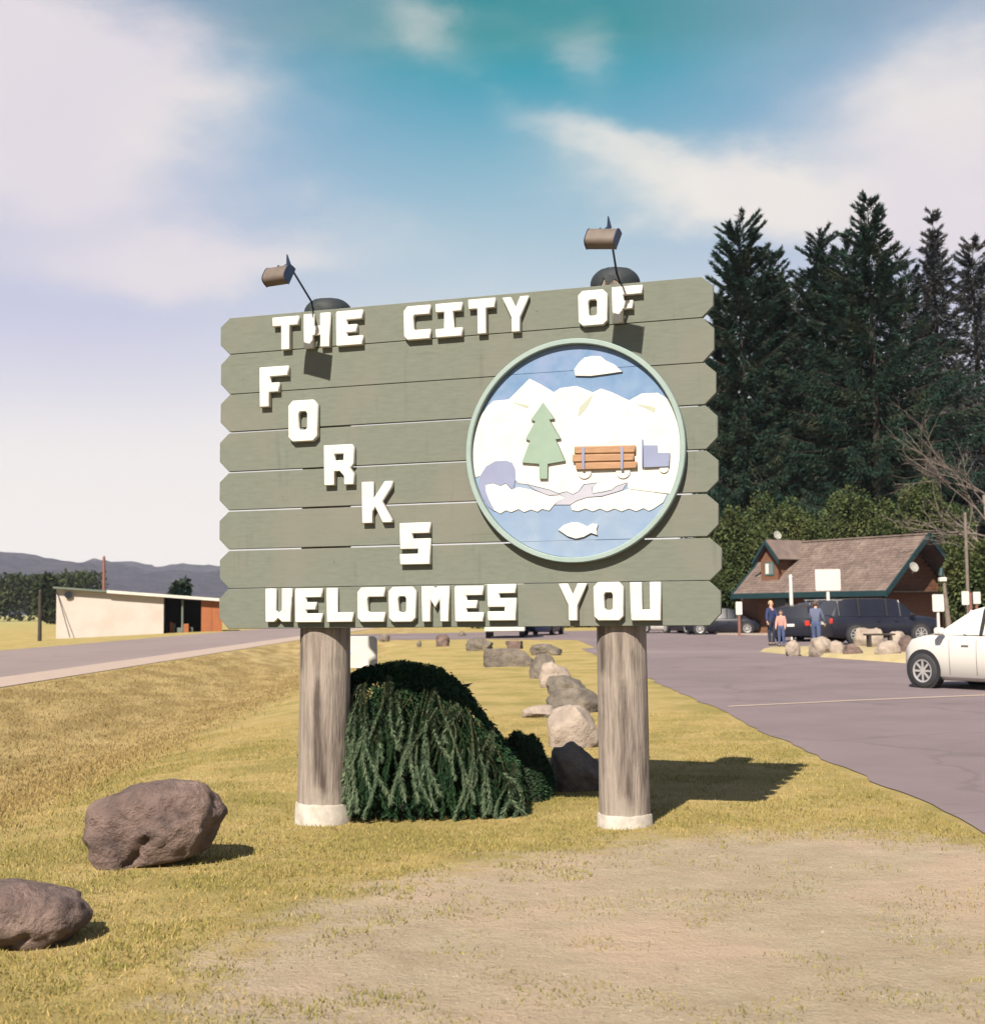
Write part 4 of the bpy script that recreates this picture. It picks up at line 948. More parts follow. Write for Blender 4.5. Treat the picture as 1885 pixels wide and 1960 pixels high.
# front wall, set back behind a porch
FY = 1.3
xd0, xd1 = lw(1417, 1180, FY)[0], lw(1446, 1180, FY)[0]
def wseg(name, x0, x1, z0, z1, m, y=FY, t_=.14):
    bm = bmesh.new(); box(bm, x0, x1, y, y+t_, z0, z1); return bm_obj(name, bm, M[m], lodge)
for k in range(12): wseg('plank', xd1+.02, GX-.06, k*.2, k*.2+.192, 'plank')
wseg('wall', .5, xd0-.02, -.05, 2.75, 'plank'); wseg('lintel', xd0, xd1, 2.25, 2.75, 'plank')
wseg('back_wall', .5, GX-.06, -.05, 2.6, 'plank', LW-.9); 
bm = bmesh.new(); box(bm, .5, .62, FY+.15, LW-.91, -.05, 2.6); bm_obj('side_wall', bm, M['plank'], lodge)
d_ = wseg('door', xd0+.05, xd1-.05, 0, 2.2, 'darkroom', FY+.08, .05)
bm = bmesh.new(); box(bm, xd1-.22, xd1-.16, FY+.03, FY+.075, 1.0, 1.12); bm_obj('door_handle', bm, M['pale_edge'], d_)
for i in range(3):
    x0 = xd1+1.6+i*2.1; f_ = wseg('window', x0, x0+1.3, 1.0, 2.0, 'trimgreen', FY-.05, .045); bm = bmesh.new(); box(bm, x0+.07, x0+1.23, FY-.056, FY-.045, 1.07, 1.93); bm_obj('pane', bm, M['glass'], f_)
for x0 in (.25, LL*.36, LL*.7, LL-.35):
    bm = bmesh.new(); box(bm, x0-.08, x0+.08, .15, .31, -.05, EZ-.08); bm_obj('porch_post', bm, M['bark'], lodge)
bm = bmesh.new(); box(bm, -.6, LL+.6, -.8, LW+.4, -.05, .07, bev=.02); bm_obj('foundation_slab', bm, M['soil'], lodge)
prism('ceiling', [(.0, .02, EZ-.06), (0, LW-.02, EZ-.06), (LL-.0, LW-.02, EZ-.06), (LL, .02, EZ-.06)], .04, 'bark')
# dormer
dxm = lw(1474, 1070, .9)[0]; DH = .80; dz = 1.02; dzt = RZ-.02
dor = bpy.data.objects.new('dormer', None); col.objects.link(dor); dor.parent = lodge; dor.location = (dxm, .9, 0)
dw = .66
zlow = EZ+(RZ-EZ)*(.9/hw)-.1
outline('wall', [[(-dw, zlow), (dw, zlow), (dw, dzt-dz+.02), (0, dzt-.16), (-dw, dzt-dz+.02)]], .08, M['plank'], dor, y=0, bev=.002)
for s_ in (-1, 1):
    prism('dormer_roof', [(s_*.95, -.35, dzt-dz-.02), (0, -.35, dzt+.1), (0, hw-.9, dzt+.1), (s_*.95, hw-1.5, dzt-dz-.02)], .08, 'shingle', dor)
    bm = bmesh.new(); v = [bm.verts.new((x, y, z)) for y in (-.43, -.36) for x, z in ((s_*1.02, dzt-dz-.27), (0, dzt-.14), (0, dzt+.12), (s_*1.02, dzt-dz-.02))]
    for f in ((0, 1, 2, 3), (7, 6, 5, 4), (0, 4, 5, 1), (1, 5, 6, 2), (2, 6, 7, 3), (3, 7, 4, 0)): bm.faces.new([v[i] for i in f])
    bmesh.ops.recalc_face_normals(bm, faces=bm.faces[:]); bm_obj('dormer_trim', bm, M['teal'], dor)
    bm = bmesh.new(); box(bm, min(s_*dw, s_*(dw-.08)), max(s_*dw, s_*(dw-.08)), .003, 1.8, zlow, dzt-dz); bm_obj('cheek', bm, M['plank'], dor)
z1w, z0w = lw(1481, 1076, .9)[1], lw(1481, 1101, .9)[1]
bm = bmesh.new(); box(bm, -.34, .36, -.12, -.083, z0w, z1w); wf = bm_obj('dormer_window', bm, M['trimgreen'], dor)
for x0 in (-.27, .03):
    bm = bmesh.new(); box(bm, x0, x0+.25, -.13, -.1205, z0w+.08, z1w-.08); bm_obj('pane', bm, M['pale_edge' if x0 < 0 else 'glass'], wf)
# dishes and vent on the lodge
def dish(px, py, Y, r, label, tilt=(R(70), 0, R(20))):
    p = at(px, py, Y); o = empty('satellite_dish', p, label, 'satellite dish'); bm = bmesh.new(); n = 20
    rg_ = [[bm.verts.new((r*f*math.cos(2*math.pi*k/n), r*f*math.sin(2*math.pi*k/n), .25*r*f*f)) for k in range(n)] for f in (.15, .5, .8, 1)]
    for j in range(3):
        for k in range(n): bm.faces.new((rg_[j][k], rg_[j][(k+1) % n], rg_[j+1][(k+1) % n], rg_[j+1][k]))
    bm.faces.new(rg_[0][::-1]); bmesh.ops.solidify(bm, geom=bm.faces[:], thickness=.02)
    d = bm_obj('reflector', bm, M['white'], o, smooth=40); d.rotation_euler = tilt
    bm = bmesh.new(); tube(bm, [(0, .02, 0), (0.02, .12, -r*.9), (.02, .3, -r*1.1)], .02, 6); tube(bm, [(0, 0, -r*.8), (0, -r*1.1, -.1*r)], .012, 5); bm_obj('bracket', bm, M['pale_edge'], o)
    return o
rp = lodge.location+lax*LL
dish(1748, 1086, 65.6, .26, 'white satellite dish on the teal barge board of the lodge')
dish(1487, 1025, 76.5, .26, 'small round white dish above the left end of the lodge roof')

# signs and posts round the lodge
def signpost(px0, px1, py0, py1, Y, gy, label, pm='wood', pr=.05, pw_=None, ppx=None, m='white'):
    p = at((px0+px1)/2, (py0+py1)/2, Y); z0_, z1_ = at(px0, py1, Y).z, at(px0, py0, Y).z; wdt = (px1-px0)/F*Y
    o = empty('panel_sign', (p.x, Y, gy), label, 'sign')
    outline('panel', [rrect(-wdt/2, wdt/2, z0_-gy, z1_-gy, min(.04, wdt*.1), 2)], .04, M[m], o, y=0, bev=.003)
    xo = 0 if ppx is None else (ppx-(px0+px1)/2)/F*Y
    bm = bmesh.new(); box(bm, xo-pr, xo+pr, .003, .1, -.2, z1_-gy-.05); bm_obj('post', bm, M[pm], o); return o
signpost(1560, 1608, 1090, 1131, 58, .0, 'large white square sign board standing in front of the brown roof', 'pale_edge', .06)
signpost(1408, 1420, 1152, 1177, 70, .0, 'small white sign on a brown post at the left corner of the lodge', 'redmast', .06)
signpost(1784, 1806, 1138, 1171, 49, .0, 'white notice board near the tapered pale pole right of the black SUV', 'pale_edge', .04)
signpost(1840, 1854, 1132, 1158, 52, .0, 'white panel on a brown post above the roof of the white car', 'redmast', .06, ppx=1857)
signpost(1862, 1876, 1133, 1156, 56, .0, 'small white panel furthest to the right, above the white car', 'redmast', .05)
pole('white_pole', 1517, 1228, 1513, 1105, 61.5, .095, .085, 'white', 'thick white pole standing left of the large white sign board', 'pole')
lp_, tp = pole('lamp_post', 1820, 1200, 1805, 1102, 47, .13, .05, 'barkp', 'tapered pale wooden lamp post between the lodge gable and the white car', 'lamp post')
bm = bmesh.new(); box(bm, tp[0]-.16, tp[0]+.10, -.12, .12, tp[1]-.22, tp[1]-.06, bev=.03); bm_obj('lamp_head', bm, M['white'], lp_)
bm = bmesh.new(); tube(bm, [(tp[0]-.08, 0, tp[1]+.0), (tp[0]-.05, 0, tp[1]+.28)], [.11, .07], 8); bm_obj('lamp_cap', bm, M['teal'], lp_)
pole('utility_pole', 1854, 1190, 1847, 985, 58, .085, .065, 'barkp', 'tall pale pole rising at the right edge behind the lodge', 'pole')

# ------------------------------------------------------------------ vehicles
M['white_car'] = mat('white_car_paint', (.44, .425, .40), (.43, .415, .39), 1, .3, coat=.4, spec=.5)
M['black_car'] = mat('black_car_paint', (0.00656, 0.00738, 0.0131), (0.00984, 0.0115, 0.0197), 1, .3, coat=.25, spec=.35)
M['navy_car'] = mat('dark_blue_car_paint', (0.00984, 0.0139, 0.0312), (0.0148, 0.018, 0.0369), 1, .3, coat=.25, spec=.35)
M['carglass'] = mat('car_glass', (0.0123, 0.0164, 0.0246), rough=.12, spec=.35)
M['carglass_l'] = mat('car_glass_light', (0.107, 0.102, 0.135), (0.123, 0.119, 0.148), 1, .3, spec=.3)
M['glass_suv'] = mat('tinted_glass_painted_sheen', (.060, .058, .080), (.085, .080, .10), 1, .25, spec=.5)  # pale lilac base colour imitates a reflection on the dark windows
M['rubber'] = mat('tyre_rubber', (0.018, 0.018, 0.0213), (0.0246, 0.0246, 0.0279), 6, .85)
M['alloy'] = mat('wheel_alloy', (0.426, 0.41, 0.41), (0.361, 0.353, 0.361), 5, .35, metal=.5)
M['arch'] = mat('wheel_arch_black', (0.0123, 0.0131, 0.0164), rough=.9)
M['redlamp'] = mat('tail_lamp_red', (0.41, 0.0246, 0.0164), rough=.2)
M['lamp'] = mat('head_lamp_clear', (0.533, 0.541, 0.541), rough=.1)
M['plateb'] = mat('number_plate', (0.492, 0.492, 0.476), rough=.5)
def car(x, y, z, heading, L, Wd, H, kind, paint, label, group=None, glass='carglass', wr=.34, rack=False):
    o = empty('car', (x, y, z), label, 'car', group, rz=heading)
    hw_ = Wd/2
    # profile stations from rear (-) to front (+): x, z_low, z_shoulder, halfwidth
    if kind == 'sedan':
        st = [(-.5, .40, .78, .80), (-.485, .26, .92, .92), (-.43, .20, .97, .97), (-.30, .17, .93, 1.0), (0, .16, .90, 1.0), (.20, .16, .90, 1.0), (.33, .17, .86, .985), (.43, .19, .76, .94), (.475, .22, .66, .86), (.5, .30, .55, .70)]
        cab = [(-.44, .97, .96, .78, .76), (-.30, .94, 1.32, .90, .66), (-.12, .91, 1.44, .93, .68), (.05, .90, 1.46, .93, .68), (.15, .90, 1.36, .92, .66), (.33, .855, .87, .88, .80)]
    else:
        st = [(-.5, .45, .95, .86), (-.49, .30, 1.08, .95), (-.44, .24, 1.10, .99), (-.2, .22, 1.08, 1.0), (.1, .22, 1.06, 1.0), (.25, .22, 1.06, 1.0), (.36, .24, 1.04, .99), (.44, .26, .98, .96), (.485, .30, .88, .90), (.5, .38, .75, .80)]
        cab = [(-.485, 1.08, 1.10, .90, .84), (-.43, 1.09, 1.68, .92, .72), (-.25, 1.08, 1.76, .94, .74), (.0, 1.06, 1.75, .94, .74), (.12, 1.06, 1.70, .93, .73), (.27, 1.05, 1.07, .90, .84)]
    if kind == 'hatch':
        st = [(-.5, .40, .85, .80), (-.485, .26, .98, .92), (-.43, .20, 1.0, .97), (-.30, .17, .99, 1.0), (0, .16, .97, 1.0), (.20, .16, .98, 1.0), (.33, .17, .97, .985), (.42, .19, .90, .93), (.475, .22, .76, .80), (.5, .30, .60, .60)]
        cab = [(-.46, 1.0, 1.02, .80, .76), (-.36, .99, 1.34, .90, .66), (-.15, .98, 1.46, .93, .68), (.0, .98, 1.48, .93, .68), (.09, .98, 1.40, .92, .67), (.275, .975, .99, .88, .80)]
    zs = H/(1.76 if kind == 'suv' else 1.46)
    bm = bmesh.new(); rings = []
    for fx, zl, zsh, w_ in st:
        zl, zsh = zl*zs, zsh*zs; ww = hw_*w_; X = fx*L
        half = [(0, zl), (ww*.86, zl), (ww*.97, zl+.08), (ww, (zl+zsh)*.5), (ww*.985, zsh-.10), (ww*.93, zsh-.02), (ww*.5, zsh+.03), (0, zsh+.04)]
        full = half+[(-p[0], p[1]) for p in half[-2:0:-1]]
        rings.append([bm.verts.new((X, p[0], p[1])) for p in full])
    n = len(rings[0])
    for j in range(len(rings)-1):
        for k in range(n): bm.faces.new((rings[j][k], rings[j][(k+1) % n], rings[j+1][(k+1) % n], rings[j+1][k]))
    bm.faces.new(rings[0]); bm.faces.new(rings[-1][::-1]); bmesh.ops.recalc_face_normals(bm, faces=bm.faces[:])
    body = bm_obj('body', bm, M[paint], o, smooth=50)
    bm = bmesh.new(); rings = []
    for fx, zb_, zr, wb, wt in cab:
        X = fx*L; zb_, zr = zb_*zs-.01, zr*zs; rings.append([bm.verts.new((X, s_*p[0]*hw_, p[1])) for s_, p in ((1, (wb, zb_)), (1, (wt+(wb-wt)*.15, zb_+(zr-zb_)*.86)), (1, (wt, zr-.0)), (1, (wt*.5, zr+.03)), (-1, (wt*.5, zr+.03)), (-1, (wt, zr)), (-1, (wt+(wb-wt)*.15, zb_+(zr-zb_)*.86)), (-1, (wb, zb_)))])
    nr = len(rings)
    for j in range(nr-1):
        for k in range(7):
            f = bm.faces.new((rings[j][k], rings[j][k+1], rings[j+1][k+1], rings[j+1][k]))
            end = j in (0, nr-2)
            f.material_index = 1 if (k in (0, 6) or (end and k in (1, 2, 3, 4, 5))) else 0
    bmesh.ops.recalc_face_normals(bm, faces=bm.faces[:]); bm_obj('cabin', bm, [M[paint], M[glass]], o, smooth=35)
    # pillars
    for j in range(1, nr-1):
        for s_ in (-1, 1):
            a_, b_ = cab[j], cab[j]; p0 = Vector((a_[0]*L, s_*(a_[3]*hw_+.004), a_[1]*zs)); p1 = Vector((a_[0]*L, s_*(a_[4]*hw_+.004), a_[2]*zs-.01))
            bm = bmesh.new(); tube(bm, [p0, p0.lerp(p1, .86)+Vector((0, s_*hw_*(a_[3]-a_[4])*.12, 0)), p1], .035, 6); bm_obj('pillar', bm, M[paint if j in (1, nr-2) else 'arch'], o)
    wb_ = {'suv': .29, 'sedan': .30, 'hatch': .325}[kind]*L
    for fx in (-wb_, wb_*1.02):
        for s_ in (-1, 1):
            bm = bmesh.new(); tube(bm, [(fx, s_*(hw_*.80), wr+.02), (fx, s_*(hw_+.006), wr+.02)], wr*1.17, 28); bm_obj('wheel_arch', bm, M['arch'], o, smooth=40)
            wl = bpy.data.objects.new('wheel', None); col.objects.link(wl); wl.parent = o; wl.location = (fx, s_*(hw_-.075), wr)
            bm = bmesh.new(); prof = [(wr*.62, .10), (wr*.9, .105), (wr, .075), (wr, -.075), (wr*.9, -.105), (wr*.62, -.10)]
            rg_ = [[bm.verts.new((r_*math.cos(2*math.pi*k/28), s_*yy_, r_*math.sin(2*math.pi*k/28))) for k in range(28)] for r_, yy_ in prof]
            for a_ in range(6):
                for k in range(28): bm.faces.new((rg_[a_][k], rg_[a_][(k+1) % 28], rg_[(a_+1) % 6][(k+1) % 28], rg_[(a_+1) % 6][k]))
            bmesh.ops.recalc_face_normals(bm, faces=bm.faces[:]); bm_obj('tyre', bm, M['rubber'], wl, smooth=50)
            bm = bmesh.new(); tube(bm, [(0, -s_*.06, 0), (0, s_*.03, 0)], wr*.63, 24); bm_obj('brake_disc', bm, M['arch'], wl, smooth=40)
            bm = bmesh.new(); tube(bm, [(0, s_*.04, 0), (0, s_*.10, 0)], wr*.14, 12)
            for q in range(8):
                a_ = q*math.pi/4; ca, sa = math.cos(a_), math.sin(a_)
                box(bm, wr*.10, wr*.60, -.022, .022, -.02, .02, Matrix(((ca, 0, -sa, 0), (0, 1, 0, s_*.075), (sa, 0, ca, 0), (0, 0, 0, 1))))
            rr_ = [[bm.verts.new((r_*math.cos(2*math.pi*k/28), s_*yy_, r_*math.sin(2*math.pi*k/28))) for k in range(28)] for r_, yy_ in ((wr*.66, .108), (wr*.57, .10), (wr*.57, .03), (wr*.66, .03))]
            for a_ in range(4):
                for k in range(28): bm.faces.new((rr_[a_][k], rr_[a_][(k+1) % 28], rr_[(a_+1) % 4][(k+1) % 28], rr_[(a_+1) % 4][k]))
            bmesh.ops.recalc_face_normals(bm, faces=bm.faces[:]); bm_obj('rim', bm, M['alloy'], wl, smooth=40)
    sh_f = (st[-3][2]-.12)*zs; sh_r = (st[1][2]-.12)*zs
    for s_ in (-1, 1):
        bm = bmesh.new(); box(bm, (.42 if kind == 'hatch' else .445)*L, (.47 if kind == 'hatch' else .488)*L, s_*hw_*.62-.15, s_*hw_*.62+.13, sh_f-.12, sh_f+.0, bev=.03); bm_obj('headlight', bm, M['lamp'], o, smooth=40)
        bm = bmesh.new(); box(bm, -.503*L, -.46*L, s_*hw_*.80-.11, s_*hw_*.80+.12, sh_r-.18, sh_r+.05, bev=.03); bm_obj('tail_light', bm, M['redlamp'], o, smooth=40)
        bm = bmesh.new(); box(bm, .19*L, .22*L+.03, s_*(hw_+.09)-.09, s_*(hw_+.09)+.09, (st[5][2])*zs-.01, st[5][2]*zs+.13, bev=.03); bm_obj('wing_mirror', bm, M[paint], o, smooth=40)
        for fx in (-.14, .02, .175):
            bm = bmesh.new(); tube(bm, [(fx*L, s_*(hw_*.985+.001), st[5][1]*zs+.12), (fx*L, s_*(hw_*1.0+.001), (st[5][1]+st[5][2])*zs*.5), (fx*L, s_*(hw_*.985+.001), st[5][2]*zs-.09)], .005, 4); bm_obj('door_seam', bm, M['arch'], o)
        for fx in (-.10, .06):
            bm = bmesh.new(); box(bm, fx*L, fx*L+.16, s_*(hw_+.015)-.012, s_*(hw_+.015)+.012, st[5][2]*zs-.20, st[5][2]*zs-.17, bev=.006); bm_obj('door_handle', bm, M[paint], o)
    bm = bmesh.new(); box(bm, -.508*L, -.498*L, -.17, .17, sh_r-.2, sh_r-.08); bm_obj('number_plate', bm, M['plateb'], o)
    if rack:
        for s_ in (-1, 1):
            bm = bmesh.new(); tube(bm, [(-.36*L, s_*hw_*.64, H+.08), (.08*L, s_*hw_*.64, H+.08)], .022, 6)
            for fx in (-.34, -.1, .06): tube(bm, [(fx*L, s_*hw_*.64, H-.02), (fx*L, s_*hw_*.64, H+.08)], .018, 6)
            bm_obj('roof_rail', bm, M['alloy'], o)
    return o
# headings: angle of the nose direction from +X
g = ground_at(1768, 1318)
hd = math.atan2(.85, -.53); Lw, Ww = 3.9, 1.74
fw = Vector((-.53, .85, 0)).normalized(); side = Vector((-fw.y, fw.x, 0))    # left side of the car
ctr = Vector((g.x, g.y, 0)) - side*(Ww/2) - fw*(.325*Lw*1.02)
car(ctr.x, ctr.y, 0, hd, Lw, Ww, 1.54, 'hatch', 'white_car', 'white car cut by the right edge, seen from its front wheel', glass='carglass_l', wr=.335)
def car_px(pxm, Y, *a_, **k): return car(at(pxm, 1200, Y).x, Y, k.pop('z', 0.0), *a_, **k)
car_px(1679, 53.5, R(10), 4.75, 1.92, 1.80, 'suv', 'black_car', 'black SUV parked side on behind the row of pale rocks', wr=.38, z=.05, rack=False, glass='glass_suv')
car_px(1546, 60, R(58), 4.6, 1.85, 1.62, 'suv', 'black_car', 'dark SUV parked beside the rear of the black side on SUV', wr=.38)
car_px(1612, 66, R(12), 4.8, 1.9, 1.80, 'suv', 'navy_car', 'dark blue car with roof rails half hidden behind the black SUV', wr=.38, rack=True)
car_px(1383, 76, R(-8), 4.4, 1.8, 1.5, 'sedan', 'black_car', 'black car showing under the lower right corner of the sign board', wr=.34)
car_px(1318, 80, R(-70), 4.4, 1.8, 1.5, 'sedan', 'black_car', 'second dark car, left of the black one under the sign board', wr=.34)
car_px(1268, 82, R(5), 4.5, 1.8, 1.6, 'sedan', 'white_car', 'white parked car just right of the right log post', wr=.34)
car_px(1040, 80, R(75), 4.4, 1.8, 1.55, 'suv', 'navy_car', 'dark blue car far behind between the posts', wr=.36)
# distant white box truck
def truck(px, Y, label, heading):
    p = at(px, 1200, Y); o = empty('box_truck', (p.x, Y, 0), label, 'truck', rz=heading)
    bm = bmesh.new(); box(bm, -2.6, .9, -1.1, 1.1, .36, 3.0, bev=.05); bm_obj('cargo_box', bm, M['white'], o)
    bm = bmesh.new(); v = [bm.verts.new((x, y, z)) for y in (-1.0, 1.0) for x, z in ((1.0, .5), (2.9, .5), (2.95, 1.35), (2.3, 2.3), (1.0, 2.4))]
    bm.faces.new(v[:5][::-1]); bm.faces.new(v[5:]); [bm.faces.new((v[k], v[(k+1) % 5], v[5+(k+1) % 5], v[5+k])) for k in range(5)]
    bmesh.ops.recalc_face_normals(bm, faces=bm.faces[:]); bmesh.ops.bevel(bm, geom=bm.edges[:], offset=.06, segments=2, affect='EDGES'); bm_obj('cab', bm, M['white_car'], o, smooth=40)
    prw = prism('windscreen', [(2.93, -.85, 1.42), (2.93, .85, 1.42), (2.42, .85, 2.2), (2.42, -.85, 2.2)], .03, 'carglass', o)
    for s_ in (-1, 1):
        bm = bmesh.new(); box(bm, 1.35, 2.25, s_*1.005-.01, s_*1.005+.01, 1.4, 2.1); bm_obj('side_window', bm, M['carglass'], o)
        for xx in (-1.7, 2.1):
            bm = bmesh.new(); tube(bm, [(xx, s_*.78, .42), (xx, s_*1.06, .42)], .42, 18); bm_obj('wheel', bm, M['rubber'], o, smooth=40)
        bm = bmesh.new(); box(bm, -2.3, .5, s_*1.103-.004, s_*1.103+.004, .8, 1.1); bm_obj('blue_stripe', bm, M['navy_car'], o)
    bm = bmesh.new(); box(bm, .91, 2.6, -.4, .4, .3, .49); bm_obj('chassis', bm, M['arch'], o)
truck(968, 74, 'distant white box truck seen from behind, beyond the rocks', R(88))

# picnic bench in the bed
bp_ = at(1683, 1226, 44); be = empty('bench', (bp_.x, 44, .16), 'dark weathered bench among the pale rocks below the black SUV', 'bench', rz=R(4))
bm = bmesh.new(); box(bm, -.5, .5, -.16, .16, .42, .48, bev=.01); bm_obj('seat', bm, M['bark'], be)
for xx in (-.4, .32):
    bm = bmesh.new(); box(bm, xx, xx+.08, -.14, .14, -.05, .415); bm_obj('leg', bm, M['bark'], be)

# ------------------------------------------------------------------ people
M['skin'] = mat('skin', (0.41, 0.246, 0.172), (0.369, 0.221, 0.156), 8, .6)
M['hair'] = mat('dark_hair', (0.0492, 0.0328, 0.0246), (0.0738, 0.0492, 0.0328), 20, .7); M['hairb'] = mat('fair_hair', (0.344, 0.246, 0.139), (0.279, 0.197, 0.107), 20, .7)
def cloth(n, c): return mat(n, c, tuple(v*.8 for v in c), 5, .9, .3, 18)
M['navy'] = cloth('navy_shirt', (.02, .03, .09)); M['black'] = cloth('dark_trousers', (.015, .02, .04)); M['pale'] = cloth('pale_pink_top', (.40, .20, .17)); M['jeans'] = cloth('blue_jeans', (.045, .065, .14))
M['grey'] = cloth('grey_blue_jacket', (.08, .095, .16)); M['shoe'] = mat('dark_shoes', (0.0246, 0.023, 0.0246), rough=.7); M['whitec'] = cloth('white_cap', (0.615, 0.59, 0.574))
def skin_mesh(name, verts, edges, radii, m, parent, sub=2, root=0):
    me = bpy.data.meshes.new(name); me.from_pydata([tuple(v) for v in verts], edges, []); ob = bpy.data.objects.new(name, me); col.objects.link(ob)
    ob.modifiers.new('s', 'SKIN'); lay = me.skin_vertices[0].data if me.skin_vertices else None
    if lay is None: return None
    for i, r_ in enumerate(radii): lay[i].radius = (r_, r_) if not isinstance(r_, tuple) else r_
    lay[root].use_root = True
    s_ = ob.modifiers.new('u', 'SUBSURF'); s_.levels = sub; s_.render_levels = sub
    dg = bpy.context.evaluated_depsgraph_get(); dg.update(); nm = bpy.data.meshes.new_from_object(ob.evaluated_get(dg)); bpy.data.objects.remove(ob); bpy.data.meshes.remove(me)
    nm.name = name; return link(name, nm, m, parent, 'full')
def person(x, y, z, face, H, top, bottom, hair, label, arms=((.10, .02), (.10, .02)), stride=.08, group='people by the parked cars', cap=None, longh=False):
    o = empty('person', (x, y, z), label, 'person', group, rz=face)      # faces local -Y
    s = H/1.72; v, e, r = [], [], []
    def add(p, rad, par=None):
        v.append(Vector(p)*s); r.append(rad*s if not isinstance(rad, tuple) else (rad[0]*s, rad[1]*s)); i = len(v)-1
        if par is not None: e.append((par, i))
        return i
    pel = add((0, 0, .93), (.155, .11)); wa = add((0, 0, 1.08), (.135, .10), pel); ch = add((0, 0, 1.30), (.165, .11), wa); nk = add((0, .0, 1.45), .06, ch); nk2 = add((0, -.01, 1.52), .055, nk); hd_ = add((0, -.02, 1.61), (.078, .092), nk2); tp_ = add((0, -.015, 1.69), (.06, .07), hd_)
    arm_i, hand_p, leg_i = [], [], []
    for q, s_ in enumerate((-1, 1)):
        fwd, out = arms[q]
        a = add((s_*.17, 0, 1.40), .058, ch); b = add((s_*(.21+out*.5), -fwd*.4, 1.14), .045, a); c = add((s_*(.22+out), -fwd-.05, .92), .032, b); d = add((s_*(.22+out), -fwd-.07, .86), (.020, .036), c)
        arm_i.append((a, b, c, d)); hand_p.append(v[d].copy())
    for s_ in (-1, 1):
        st = stride*s_; a = add((s_*.09, 0, .86), .085, pel); b = add((s_*.10, -st*.4-.01, .48), .060, a); c = add((s_*.11, st*.3, .09), .042, b); d = add((s_*.115, st*.3-.09, .03), .034, c); e2 = add((s_*.12, st*.3-.16, .025), .028, d)
        leg_i.append((a, b, c, d, e2))
    body = skin_mesh('body', v, e, r, M['skin'], o)
    # fingers: five tapered chains on each hand
    bm = bmesh.new()
    for q, s_ in enumerate((-1, 1)):
        h = hand_p[q]
        for k in range(4):
            ln = (.062, .074, .07, .055)[k]*s; yy = (-.028+k*.018)*s; tube(bm, [h+Vector((0, yy, .01*s)), h+Vector((-s_*.008*s, yy-.004, -ln*.6)), h+Vector((-s_*.022*s, yy-.002, -ln*1.05))], [.009*s, .008*s, .006*s], 6)
        tube(bm, [h+Vector((-s_*.0, -.03*s, .02*s)), h+Vector((-s_*.02*s, -.055*s, -.01*s)), h+Vector((-s_*.028*s, -.056*s, -.04*s))], [.011*s, .009*s, .007*s], 6)
    bm_obj('fingers', bm, M['skin'], o, smooth='full')
    def sub_skin(name, idx, ed, grow, m, root_=0):
        mp_ = {i: k for k, i in enumerate(idx)}; vv = [v[i] for i in idx]; rr_ = [tuple(q*grow+.008 for q in (r[i] if isinstance(r[i], tuple) else (r[i], r[i]))) for i in idx]
        return skin_mesh(name, vv, [(mp_[a], mp_[b]) for a, b in ed], rr_, m, o)
    ai = [i for a in arm_i for i in a[:3]]
    sub_skin('shirt', [pel, wa, ch, nk]+ai, [(pel, wa), (wa, ch), (ch, nk)]+[p for a in arm_i for p in ((ch, a[0]), (a[0], a[1]), (a[1], a[2]))], 1.17, M[top])
    li = [i for a in leg_i for i in a[:3]]
    sub_skin('trousers', [pel, wa]+li, [(pel, wa)]+[p for a in leg_i for p in ((pel, a[0]), (a[0], a[1]), (a[1], a[2]))], 1.14, M[bottom])
    for a in leg_i: 
        bm = bmesh.new(); p0, p1 = v[a[2]], v[a[4]]; tube(bm, [p0+Vector((0, .05, -.035))*s, p0+Vector((0, 0, -.03))*s, p1+Vector((0, .02, .012))*s, p1+Vector((0, -.03, .0))*s], [.045*s, .05*s, .045*s, .022*s], 10); bm_obj('shoe', bm, M['shoe'], o, smooth='full')
    bm = bmesh.new(); bmesh.ops.create_icosphere(bm, subdivisions=3, radius=1)
    for q in bm.verts:
        c = q.co.copy(); lowf = -.15 if c.y < -.2 else (-1.9 if longh and c.y > -.1 else -.85)
        if c.y < -.25: c.z = max(c.z, .28)
        c.z = max(c.z, lowf) if not (longh and c.z < 0) else c.z*1.7
        q.co = Vector((c.x*.088, c.y*.102+.008, c.z*.105+1.645))*s
    bm_obj('hair', bm, M[hair], o, smooth='full')
    bm = bmesh.new(); tube(bm, [Vector((0, -.105, 1.635))*s, Vector((0, -.130, 1.598))*s, Vector((0, -.105, 1.59))*s], [.008*s, .014*s, .01*s], 6); bm_obj('nose', bm, M['skin'], o, smooth='full')
    for s_ in (-1, 1):
        bm = bmesh.new(); tube(bm, [Vector((s_*.084, -.01, 1.60))*s, Vector((s_*.094, .0, 1.63))*s], .012*s, 6); bm_obj('ear', bm, M['skin'], o, smooth='full')
        bm = bmesh.new(); tube(bm, [Vector((s_*.032-.01, -.108, 1.628))*s, Vector((s_*.032+.01, -.108, 1.628))*s], .006*s, 6); bm_obj('eye', bm, M['hair'], o)
    bm = bmesh.new(); tube(bm, [Vector((-.02, -.108, 1.563))*s, Vector((.02, -.108, 1.563))*s], .005*s, 6); bm_obj('mouth', bm, M['redlamp'], o)
    if cap:
        bm = bmesh.new(); bmesh.ops.create_icosphere(bm, subdivisions=3, radius=1)
        for q in bm.verts: c = q.co; q.co = Vector((c.x*.1, c.y*.115, max(c.z, 0)*.1+1.665))*s
        bm_obj('cap', bm, M[cap], o, smooth='full')
    return o
def pp(px, foot, *a_, **k):
    g_ = ground_at(px, foot); return person(g_.x, g_.y, 0, *a_, **k)
pp(1477, 1236, R(35), 1.80, 'navy', 'black', 'hairb', 'person in navy top and dark trousers walking near the planting bed', arms=((.05, .10), (.22, .02)), stride=.06)
